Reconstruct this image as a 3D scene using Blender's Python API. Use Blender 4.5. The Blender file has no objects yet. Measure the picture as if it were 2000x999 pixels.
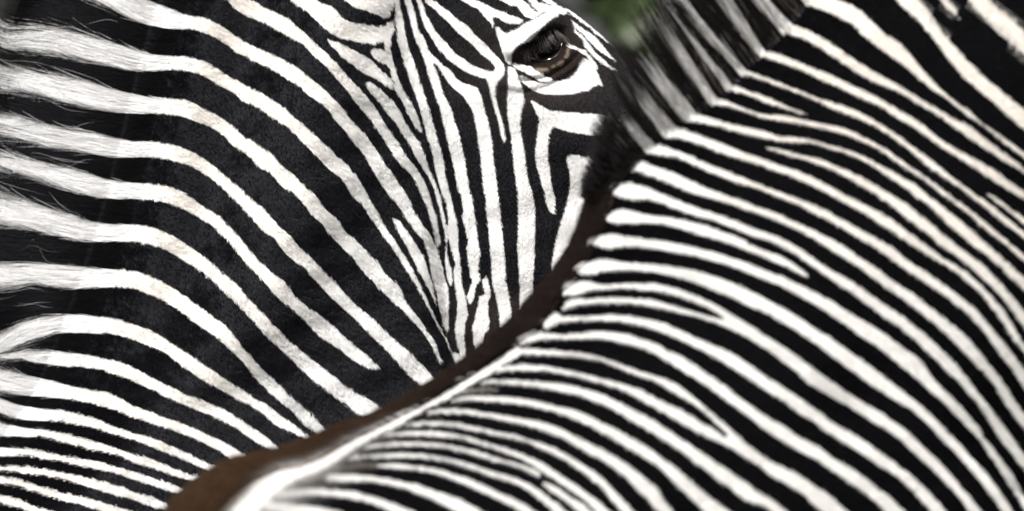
import bpy, math, random
import numpy as np

# ------------------------------------------------------------------ camera, sky, sun, exposure
scene = bpy.context.scene
rng = np.random.default_rng(7)
random.seed(7)

CAM_Z = 1.42
FOCUS = 6.93
PX = 1.10 / 2000.0 / 7.0            # metres per photo pixel at one metre from the lens

cam_data = bpy.data.cameras.new("camera")
cam = bpy.data.objects.new("camera", cam_data)
scene.collection.objects.link(cam)
cam.location = (0.0, 0.0, CAM_Z)
cam.rotation_euler = (math.radians(90), 0, 0)
cam_data.sensor_width = 36.0
cam_data.lens = 36.0 * 7.0 / 1.10
cam_data.clip_start = 0.1
cam_data.clip_end = 3000.0
cam_data.dof.use_dof = True
cam_data.dof.focus_distance = FOCUS
cam_data.dof.aperture_fstop = 3.4
scene.camera = cam

SUN_EL, SUN_AZ = math.radians(54), math.radians(-38)   # azimuth: 0 = behind the camera, negative = to the left
world = bpy.data.worlds.new("World")
scene.world = world
world.use_nodes = True
wn = world.node_tree
sky = wn.nodes.new("ShaderNodeTexSky")
sky.sky_type = 'NISHITA'
sky.sun_disc = False
sky.sun_elevation = SUN_EL
sky.sun_rotation = math.pi + SUN_AZ
sky.air_density = 1.0
sky.dust_density = 4.0
sky.ozone_density = 1.0
wn.links.new(sky.outputs[0], wn.nodes["Background"].inputs[0])
wn.nodes["Background"].inputs[1].default_value = 0.05

sun_data = bpy.data.lights.new("sun", 'SUN')
sun = bpy.data.objects.new("sun", sun_data)
scene.collection.objects.link(sun)
sun_data.energy = 3.0
sun_data.angle = math.radians(14)
sun_data.color = (1.0, 0.965, 0.92)
sdir = (math.cos(SUN_EL) * math.sin(SUN_AZ), -math.cos(SUN_EL) * math.cos(SUN_AZ), math.sin(SUN_EL))
from mathutils import Vector
sun.rotation_euler = Vector(sdir).to_track_quat('Z', 'Y').to_euler()
sun.location = (0, 0, 12)

vs = scene.view_settings
vs.view_transform = 'Standard'
vs.look = 'None'
vs.exposure = 1.17
vs.gamma = 1.0
vs.use_curve_mapping = False
scene.render.engine = 'CYCLES'
scene.cycles.use_denoising = True
scene.cycles.denoiser = 'OPENIMAGEDENOISE'
scene.cycles.denoising_input_passes = 'RGB_ALBEDO_NORMAL'
scene.cycles.denoising_prefilter = 'ACCURATE'
scene.cycles_curves.shape = 'RIBBONS'
scene.cycles.max_bounces = 10
scene.cycles.diffuse_bounces = 7
scene.cycles.glossy_bounces = 2

def world_of(u, v, D):
    """photo pixel + distance from the lens plane -> world point"""
    u = np.asarray(u, float); v = np.asarray(v, float); D = np.asarray(D, float)
    return np.stack([(u - 1000.0) * PX * D, D + 0 * u, CAM_Z - (v - 499.5) * PX * D], -1)

def pix_of(P):
    return P[..., 0] / (PX * P[..., 1]) + 1000.0, 499.5 - (P[..., 2] - CAM_Z) / (PX * P[..., 1])
# ------------------------------------------------------------------ coat markings, measured on the photograph
TILES = {'g': (0, 0, 1), 't1': (0, 0, 4), 't2': (0, 250, 4), 't3': (0, 500, 4), 't4': (0, 750, 4),
         'a': (400, 0, 5), 'b': (400, 200, 5), 'c': (400, 400, 5), 'd': (450, 600, 5), 'e': (400, 790, 5),
         'h1': (600, 0, 5), 'h2': (700, 200, 5), 'h3': (740, 380, 5.55), 'h4': (740, 550, 6.25),
         'h5': (920, 0, 6.25), 'h6': (920, 140, 6.25), 'h7': (980, 290, 7.69),
         'f1': (1100, 0, 4), 'f2': (1500, 0, 4), 'f3': (1050, 230, 4), 'f4': (1500, 250, 4), 'f5': (1000, 460, 4),
         'f6': (1500, 500, 4), 'f7': (500, 749, 4), 'f8': (1000, 749, 4), 'f9': (1500, 749, 4), 'f10': (800, 580, 5)}

def pts(s):
    out = []
    for seg in s.split('|'):
        tile, body = seg.split(':')
        ox, oy, k = TILES[tile.strip()]
        for p in body.split():
            x, y = p.split(',')
            out.append((float(x) / k + ox, float(y) / k + oy))
    return np.array(out)

# rear zebra, neck: (upper edge, lower edge) of each white stripe, from the mane down
NECK = [
 ("a:430,0 560,60 700,130 830,190 900,260 1000,345 1060,410 1150,490 1250,590 1350,700 1450,800 1530,890 1620,995|b:1700,120 1780,250 1870,370 1950,500|h2:540,620 600,700 650,790 680,880 715,990|h3:570,90 600,180 625,270 640,360 660,460 668,540",
  "a:150,-60 210,0 330,110 450,180 600,230 700,290 800,345 900,400 960,440 1030,510 1130,600 1220,690 1300,790 1380,880 1470,995|b:1600,150 1700,290 1790,430 1890,590|h2:500,690 560,790 600,880 640,990|h3:490,80 530,190 560,300 590,400 610,500 640,580"),
 ("g:250,-20|t1:1150,0 1300,60 1440,115 1600,140 1700,190|a:120,225 220,300 330,380 450,440 560,490 680,540 800,600 900,660 1000,740 1100,820 1180,890|b:1290,0 1360,70 1430,190 1530,270 1600,360 1700,510 1800,660|h2:360,740 430,850 490,950|h3:290,0 340,90 380,180 430,260 480,340 540,420 590,500 630,590 660,690 690,780 710,870 745,985|h4:850,120 860,250 850,400 855,530 835,600 828,650",
  "g:180,0 220,18 260,40|t1:1200,210 1350,230 1500,230 1600,260|a:100,370 200,430 320,520 450,580 560,630 660,680 760,740 850,800 930,850 1000,920 1090,995|b:1200,70 1280,180 1380,300 1460,410 1550,510 1620,630 1700,770|h2:260,860 330,950|h3:110,0 180,90 250,190 310,290 370,370 440,460 480,500 510,600 535,700 555,800 575,900 590,985|h4:690,100 720,250 750,380 780,500 810,600 825,660"),
 ("t1:0,250 200,230 500,220 700,270 850,320 1000,370 1150,420 1300,437 1450,445 1550,470|a:0,610 120,670 230,750 350,810 450,860 560,910 680,990|b:800,70 870,150 950,200 1020,280 1100,340 1150,400 1230,460 1290,540 1370,590 1430,670 1490,730 1560,850 1630,990|c:1700,100 1760,220|h3:180,510 230,590 290,690 350,790 400,900 450,985|h4:540,130 600,260 660,390 720,500 780,630 830,720 880,860",
  "t1:0,400 300,420 600,480 800,510 1000,550 1150,565 1300,550 1450,555 1550,575|a:0,750 120,820 230,880 330,950 400,999|b:520,50 620,120 720,190 820,250 910,340 990,430 1060,500 1150,590 1230,680 1320,740 1400,850 1460,940|c:1530,0 1620,130 1700,250|h3:80,500 150,600 220,700 280,800 340,890 400,985|h4:480,110 550,230 620,360 680,480 740,590 800,700 860,830 890,880"),
 ("t1:0,530 200,570 400,590 600,620 800,680 1000,730 1150,760 1300,770 1450,785 1550,830|b:0,70 100,120 200,180 300,250 380,330 470,370 560,440 650,500 720,580 800,660 870,710 940,790 1020,860 1090,920|c:1140,0 1210,80 1290,140 1370,260 1450,330 1530,400 1600,480 1690,570 1760,670 1850,770|h4:200,0 270,110 330,240 390,320 450,410 530,510 590,610 650,690 700,790 730,890 780,1000",
  "t1:0,710 200,740 400,790 600,830 800,865 1000,890 1150,890 1300,890 1450,920 1550,960|b:0,220 100,270 200,340 270,420 380,480 470,550 540,640 630,680 710,770 790,850 870,890|c:970,0 1050,100 1140,180 1210,280 1300,380 1400,470 1480,570 1570,680 1660,770|h4:0,90 100,180 200,280 300,370 400,470 490,570 560,660 620,760 680,860 710,960 725,1000"),
 ("g:0,222 50,230 110,245|t2:700,30 900,75 1050,105 1200,110 1300,125 1400,150 1500,190|b:0,560 120,650 230,740 330,820 420,910|c:530,0 640,110 720,210 820,300 910,400 1000,490 1100,580 1180,670 1260,750 1350,850|d:1250,0 1350,80 1450,180 1570,290 1700,400 1800,490 1900,600 1980,690 2060,800",
  "t2:0,80 200,110 400,150 600,180 800,220 950,235 1100,230 1250,232 1350,255 1450,285|b:0,700 100,770 200,860 280,940|c:350,0 430,90 500,180 580,270 670,320 730,400 800,490 890,560 970,620 1050,710 1130,790 1210,890|d:1090,0 1200,100 1300,210 1400,310 1500,400 1620,530 1720,640 1800,720 1860,770 1940,880"),
 ("t2:0,190 200,240 400,290 600,320 750,375 900,415 1050,430 1200,440 1300,460 1400,490 1500,550|c:0,30 100,80 200,160 300,270 390,380 480,490 580,590 680,690 790,770 870,880|d:750,0 900,100 1030,210 1150,330 1300,450 1400,540 1450,590",
  "t2:0,350 200,390 300,420 500,490 700,540 850,560 1000,555 1150,560 1250,575 1350,605 1450,645|c:0,165 100,220 190,310 280,400 360,510 440,610 540,710 620,800 700,900|d:570,0 700,110 800,220 900,310 1050,400 1200,520 1330,590 1430,615"),
 ("t2:0,540 200,590 400,640 600,690 750,740 900,755 1050,757 1150,770 1250,800 1350,845 1450,910|c:0,510 100,590 200,680 320,780 400,880|d:260,0 370,120 480,240 600,350 730,460 850,560 980,660 1120,770 1270,860 1400,940 1560,1060",
  "t2:0,770 200,800 400,840 600,880 750,895 900,885 1050,890 1150,905 1250,935 1350,985|c:0,670 100,760 200,850|d:100,0 220,130 330,260 430,360 550,470 660,580 780,700 900,790 1030,890|e:1370,0 1450,70 1540,130 1650,230"),
 ("t3:0,70 200,60 400,65 600,80 750,100 900,110 1050,120 1150,150 1250,195 1350,250 1450,320 1550,390 1650,465 1750,540 1820,610|d:100,370 230,520 350,640 470,750 580,860|e:940,0 1030,80 1110,170 1200,270 1280,370",
  "t3:0,245 100,240 200,210 300,220 450,255 600,265 750,250 900,242 1000,250 1100,275 1250,340 1350,400 1450,460 1550,540 1650,605 1750,690|d:110,530 220,660 320,780 430,880|e:770,0 880,90 980,200 1120,300 1200,380"),
 ("t3:0,600 100,540 250,490 400,460 550,455 700,470 850,485 950,505 1100,555 1250,625 1350,690 1450,750 1550,820 1650,890|d:0,740 150,830 270,920|e:590,0 720,100 850,190 960,270 1040,330 1130,430",
  "t3:0,860 100,760 250,670 400,615 500,605 700,605 850,610 1000,640 1150,700 1300,770 1400,845 1500,910 1600,980|t4:1750,60|d:120,930|e:430,0 540,80 640,160 740,230 880,290 1000,355 1060,450"),
 ("g:0,700 25,692|t3:200,740 300,735 450,740 600,765 750,790 900,820 1000,855 1100,905 1200,960|t4:1400,60 1550,120 1700,180|e:200,60 310,130 430,210 550,290 650,370 740,440 830,530",
  "t3:0,815 100,800 200,820 350,850 500,865 650,870 800,890 900,930 1000,965|t4:1200,50 1300,110 1450,165 1600,230|e:130,150 280,220 380,290 480,360 580,420 690,470 790,560"),
 ("t3:0,890 200,930 350,960|t4:560,20 700,50 830,70 950,120 1050,180 1200,230 1350,290 1500,340 1650,410 1750,460 1850,520 1940,570 2060,660",
  "t4:0,70 200,95 400,110 550,125 700,150 800,180 900,210 1000,250 1150,300 1300,350 1450,400 1600,470 1700,520 1800,590 1950,700"),
 ("t4:0,115 150,165 300,190 450,205 600,240 750,280 900,340 1050,390 1200,430 1350,495 1500,560 1600,610 1720,660 1850,740",
  "t4:0,230 100,280 180,292 300,285 450,300 600,320 750,355 850,385 1000,430 1150,480 1300,540 1450,600 1600,670 1680,700 1800,790"),
 ("t4:0,290 100,330 250,345 400,375 550,410 700,450 850,490 1000,540 1150,580 1300,640 1450,700 1600,740 1720,800",
  "t4:0,405 100,410 200,405 300,415 450,455 600,490 750,530 900,560 1050,615 1200,660 1350,720 1500,755 1600,800 1700,860"),
 ("t4:-200,490 0,500 150,505 300,530 450,560 600,590 750,610 900,650 1050,690 1200,740 1350,790 1480,840 1600,900",
  "t4:-200,560 0,565 150,563 300,585 450,610 600,640 750,670 900,700 1050,750 1200,800 1350,850 1440,865 1560,940"),
 ("t4:-200,640 0,652 150,655 300,670 450,695 600,720 750,755 900,790 1050,845 1200,890 1340,960 1460,1040",
  "t4:-200,680 0,690 150,700 300,725 450,745 600,780 750,825 900,870 1050,910 1200,965 1300,985 1420,1070"),
 ("t4:-200,715 0,740 150,770 300,810 450,850 600,880 750,910 900,960 1050,1000 1200,1060 1300,1110",
  "t4:-200,765 0,790 150,815 300,860 450,905 600,940 800,999 950,1040 1200,1140"),
 ("t4:-200,850 0,885 150,915 300,970 450,1010 700,1080 1000,1190",
  "t4:-200,905 0,945 150,975 300,1030 450,1070 700,1150 1000,1260"),
 ("t4:-200,980 0,1020 200,1070 500,1160 800,1270", "t4:-200,1030 0,1070 200,1130 500,1220 800,1330"),
 ("t4:-200,1090 0,1130 200,1180 500,1280 800,1390", "t4:-200,1150 0,1190 200,1240 500,1340 800,1450"),
]
# rear zebra, head: white outlines
HEAD = [
 "h1:90,0 160,40 240,70 300,130 360,190 430,220 500,235 600,245 680,260 740,255 790,225 840,220 850,290 820,360 815,430 810,480 830,580 860,680 890,770 920,840 960,920 1010,1000|h2:550,80 580,150 605,220 625,265 610,295 580,270 540,220 500,150 460,80|h1:930,1000 890,930 850,860 830,790 815,700 790,650 740,620 680,590 640,560 620,520 640,485 700,480 750,500 750,440 735,420 690,425 650,440 600,430 500,415 400,390 300,365 230,325 160,270 100,210 40,160 0,120 -80,60 -160,0 -230,-100 60,-100",
 "h1:200,395 250,400 330,440 420,480 500,520 580,560 650,610 700,670 750,720 800,760 830,810 838,870 780,850 720,810 660,770 580,730 510,690 430,620 370,590 320,540 270,480 225,440",
 "h1:570,820 600,805 660,840 730,890 800,960|h2:340,0 380,50 420,120 470,210 530,300 580,370 620,450 660,540 690,640 730,730 770,830 800,920|h3:680,80 700,180 725,300 745,420 745,500 735,600 745,660 760,740 790,820 800,900 805,1000|h4:905,0 890,50 865,40 850,0|h3:740,900 725,800 715,720 722,640 727,560 720,480 710,400 690,300 665,180 640,100 605,0|h2:760,930 730,840 690,750 640,660 590,580 550,510 500,420 450,340 400,270 360,200 300,130 240,60 200,0|h1:650,940 600,890",
 "h1:330,-40 400,20 450,70 530,95 620,125 700,150 740,175 800,160 820,110 850,40 860,-60",
 "h1:858,-50 860,20 862,100 862,200 870,300 880,400 900,480 930,570 960,660 990,750 1020,840 1050,930|h2:580,0 600,60 625,150 650,250 675,350 710,450 735,560 745,640 770,740 795,830 820,920|h3:690,0 720,80 745,180 750,300 745,400 755,480 780,580 810,680 830,760 820,800 810,850 815,900|h4:920,0 940,100 955,250 955,370 940,480 930,560 940,680 960,780 990,880 1005,1000 1070,1000 1065,930 1055,820 1040,720 1050,620 1060,500 1085,420 1075,300 1060,200 1040,120 1010,0|h3:895,870 885,780 880,680 860,580 860,500 860,400 840,280 820,200 800,100 780,0|h2:905,920 875,820 850,720 840,620 820,520 790,420 760,310 730,200 700,100 670,0|h1:1130,870 1095,780 1070,680 1040,600 1010,520 980,430 965,360 950,280 935,180 910,80 895,0 885,-50",
 "h1:935,-50 950,0 975,80 1000,180 1020,260 1045,340 1060,400 1090,450 1110,510 1140,580 1165,660 1190,760 1220,840 1250,930|h2:775,0 800,80 820,180 845,260 870,370 890,470 920,580 940,680 955,770 980,880|h3:885,0 910,100 915,200 905,260 930,350 950,430 970,540 950,570 960,650 970,750 990,880|h4:1140,0 1110,90 1080,170 1080,210 1110,275 1160,220 1180,130 1190,60 1230,0|h3:1095,930 1085,850 1080,740 1100,650 1085,560 1070,450 1050,300 1035,200 1020,100 1000,0|h2:1095,910 1080,820 1060,700 1045,600 1025,490 1000,380 970,270 940,180 910,80 885,0|h1:1330,920 1310,850 1290,770 1260,690 1235,620 1270,640 1300,690 1350,770 1400,830 1460,890 1520,940 1555,1000|h2:1110,80 1140,200 1160,320 1175,430 1195,560 1205,680 1215,800 1230,900|h3:1155,0 1160,150 1180,300 1195,480 1210,640 1220,800 1235,985|h4:1410,120 1440,240 1460,360 1475,500 1480,620 1480,750 1600,700 1615,470 1615,370 1600,240 1580,120 1545,0|h3:1375,900 1370,750 1360,600 1345,450 1325,300 1315,150 1295,0|h2:1365,900 1355,800 1340,680 1320,560 1310,440 1295,320 1270,200 1240,100 1215,0|h1:1690,920 1660,860 1600,840 1520,810 1450,760 1400,690 1340,650 1290,600 1240,550 1190,500 1160,420 1130,350 1090,300 1075,230 1055,140 1030,60 1015,0 1010,-50",
 "h1:1055,-60 1065,0 1085,60 1110,140 1130,220 1160,290 1190,340 1230,400 1280,480 1330,530 1380,590 1450,640 1520,690 1600,730 1680,755 1740,770 1760,800 1780,870 1795,950|h6:240,280 270,400 300,500 330,600 350,700 370,790 400,860 430,830 415,760 400,680 380,600 350,500 320,400 300,300 300,200 320,130|h1:1850,830 1880,780 1915,740 1930,690 1920,640 1880,580 1830,530 1780,480 1740,430 1680,380 1620,320 1560,250 1480,200 1400,130 1320,70 1260,20 1220,0 1180,-60 1120,-60 1150,0 1170,40 1240,90 1310,160 1380,220 1450,300 1530,370 1600,430 1660,490 1710,540 1780,590 1830,650 1835,690 1800,700 1740,690 1660,660 1580,620 1520,570 1450,530 1390,460 1340,400 1290,350 1240,290 1200,210 1160,140 1140,80 1115,0 1105,-60",
 "h5:-200,-60 -125,0 25,87 80,110 130,170 190,240 240,290 275,350 275,290 265,230 290,210 330,220 370,250 420,275 470,290 540,295 600,295 635,260 610,235 540,205 470,190 420,160 330,130 240,90 160,45 50,0 0,-60",
 "h5:300,-30 380,20 470,70 550,85 590,120 640,190 700,220 740,240 780,225 840,190 850,165 800,155 750,130 700,80 640,20 600,-20 560,-60 300,-60",
 "h5:690,0 765,0 800,35 870,60 950,80 1040,85 1100,110 1150,150 1140,190 1060,170 1010,145 930,160 860,160 800,140 750,100 715,50",
 "h5:845,-40 855,0 900,45 970,75 1030,75 1010,50 960,0 930,-40",
 "h5:300,340 340,340 380,380 430,405 480,385 560,360 600,335 640,300 700,275 760,250 820,215 880,180 960,150 1030,150 1060,180 1040,210 980,240 920,290 860,350 800,420 740,480 680,520 610,540 540,590 510,640 495,700 490,770 470,790 430,760 400,680 370,590 340,500 310,420",
 "h5:1110,75 1150,100 1250,165 1350,245 1450,325 1550,405 1640,490 1750,590 1640,520 1560,460 1480,400 1420,340 1340,290 1260,220 1190,180 1150,150",
 "h5:1185,180 1210,240 1260,290 1330,350 1420,400 1500,460 1570,530 1640,620 1700,690 1760,760 1720,740 1650,690 1570,640 1510,590 1440,520 1400,470 1340,410 1270,350 1230,290",
 "h5:1250,340 1290,390 1330,430 1390,480 1420,540 1470,600 1530,660 1600,720 1680,800 1760,870 1700,850 1620,800 1550,750 1480,690 1420,620 1380,570 1360,500 1300,440 1270,400",
 "h5:1170,562 1200,545 1260,570 1330,600 1390,620 1440,680 1490,740 1540,810 1520,860 1470,790 1420,720 1370,670 1310,630 1250,600 1200,585",
 "h5:510,800 530,775 590,790 680,805 740,820 790,870 870,900 900,940 980,960 960,1005 880,1000 820,985 760,945 700,915 640,880 560,850 520,820",
 "h6:595,55 640,60 700,90 760,115 830,140 900,150 960,140 1030,110 1120,95 1200,60 1260,10 1300,-60 1330,-120 1380,-160 1430,-130 1480,-70 1530,0 1560,80 1600,170 1540,170 1480,200 1420,235 1330,255 1250,275 1130,285 1030,285 930,280 850,270 780,240 720,210 660,160 620,120 600,80",
 "h6:450,-40 480,-50 520,-40 545,0 580,70 600,140 630,210 645,280 640,400 620,480 605,560 600,640 605,720 620,800 640,900|h2:1615,430 1630,560 1640,660 1660,760 1690,870|h3:1665,0 1690,150 1695,350 1685,550 1685,750 1670,980|h4:1885,180 1860,420 1720,560 1720,380 1720,200 1715,0|h3:1515,800 1505,600 1510,300 1505,0|h2:1545,850 1535,740 1520,650 1510,540 1500,420|h6:495,880 490,780 475,700 460,600 445,500 445,400 445,300 455,200 455,80",
 "h4:1225,190 1290,150 1280,100 1265,0|h3:1125,930 1165,890 1190,960|h4:1345,20 1360,100 1360,200 1330,260 1340,340 1340,420 1355,500 1330,590 1290,660 1270,760 1250,880 1180,900 1165,780 1150,680 1140,570 1170,470 1190,380 1215,270",
 "h4:890,880 940,870 990,910 1000,970 980,1040 940,1040 920,960",
 "h3:145,280 190,370 240,470 300,560 350,670 400,770 450,870 510,980|h4:620,120 680,260 697,300 690,230 660,100|h3:560,920 520,800 480,690 430,590 370,500 310,400 250,320 190,270",
 "h6:720,355 770,365 830,400 900,445 970,475 1060,485 1200,495 1330,510 1450,515 1600,530 1900,640 1900,820 1600,790 1420,775 1300,755 1200,735 1100,710 1010,685 970,730 950,800 940,900|h7:695,0 690,150 715,280 730,420 745,540 770,640 800,760 800,880 800,970 790,990 740,970 690,900 660,790 640,680 600,560 570,420 530,300 510,180|h6:785,1000 795,880 810,780 820,680 830,600 800,520 770,440 740,390",
 "h7:975,140 1030,95 1120,95 1200,120 1300,130 1420,130 1620,170 2000,300 1800,700 1400,1100|h3:1980,900 1800,1100 1835,950 1865,870 1880,700 1910,540 1950,380|h7:930,1000 960,880 990,760 1010,650 1030,540 1025,420 1000,300 975,200",
]
# black V where the lower white head stripe forks, painted over the white
HEAD_BLACK = ["h1:1235,618 1275,650 1300,690 1350,770 1400,830 1460,890 1520,940 1555,1000|h2:1030,-20 905,40|h1:1375,1000 1330,920 1310,850 1290,770 1260,690"]
EYE_DARK = "h5:495,720 515,640 560,590 620,550 690,520 750,480 810,420 870,350 930,285 990,240 1050,210 1120,190 1190,200 1215,270 1230,370 1290,420 1345,500 1370,585 1330,560 1270,548 1200,540 1150,560 1170,620 1135,690 1080,745 1000,800 940,840 860,835 790,835 740,815 680,800 600,785 520,770"
EYE_LID_BROWN = "h5:760,830 940,860 1050,810 1140,740 1200,700 1215,605 1310,635 1375,670 1385,700 1320,790 1300,850 1240,930 1150,975 1050,990 985,985 975,955 900,930 870,895 790,865"
EYE_FLECKS = ["h5:1175,600 1205,595 1195,650 1185,705 1135,715 1150,690 1165,650", "h5:1050,790 1110,745 1140,770 1110,800 1060,805", "h5:990,810 1020,800 1025,830 990,835",
              "h5:780,840 830,830 930,840 940,870 870,885 820,880", "h5:770,480 810,440 830,460 790,490", "h5:880,350 915,330 920,345 880,365"]
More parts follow.
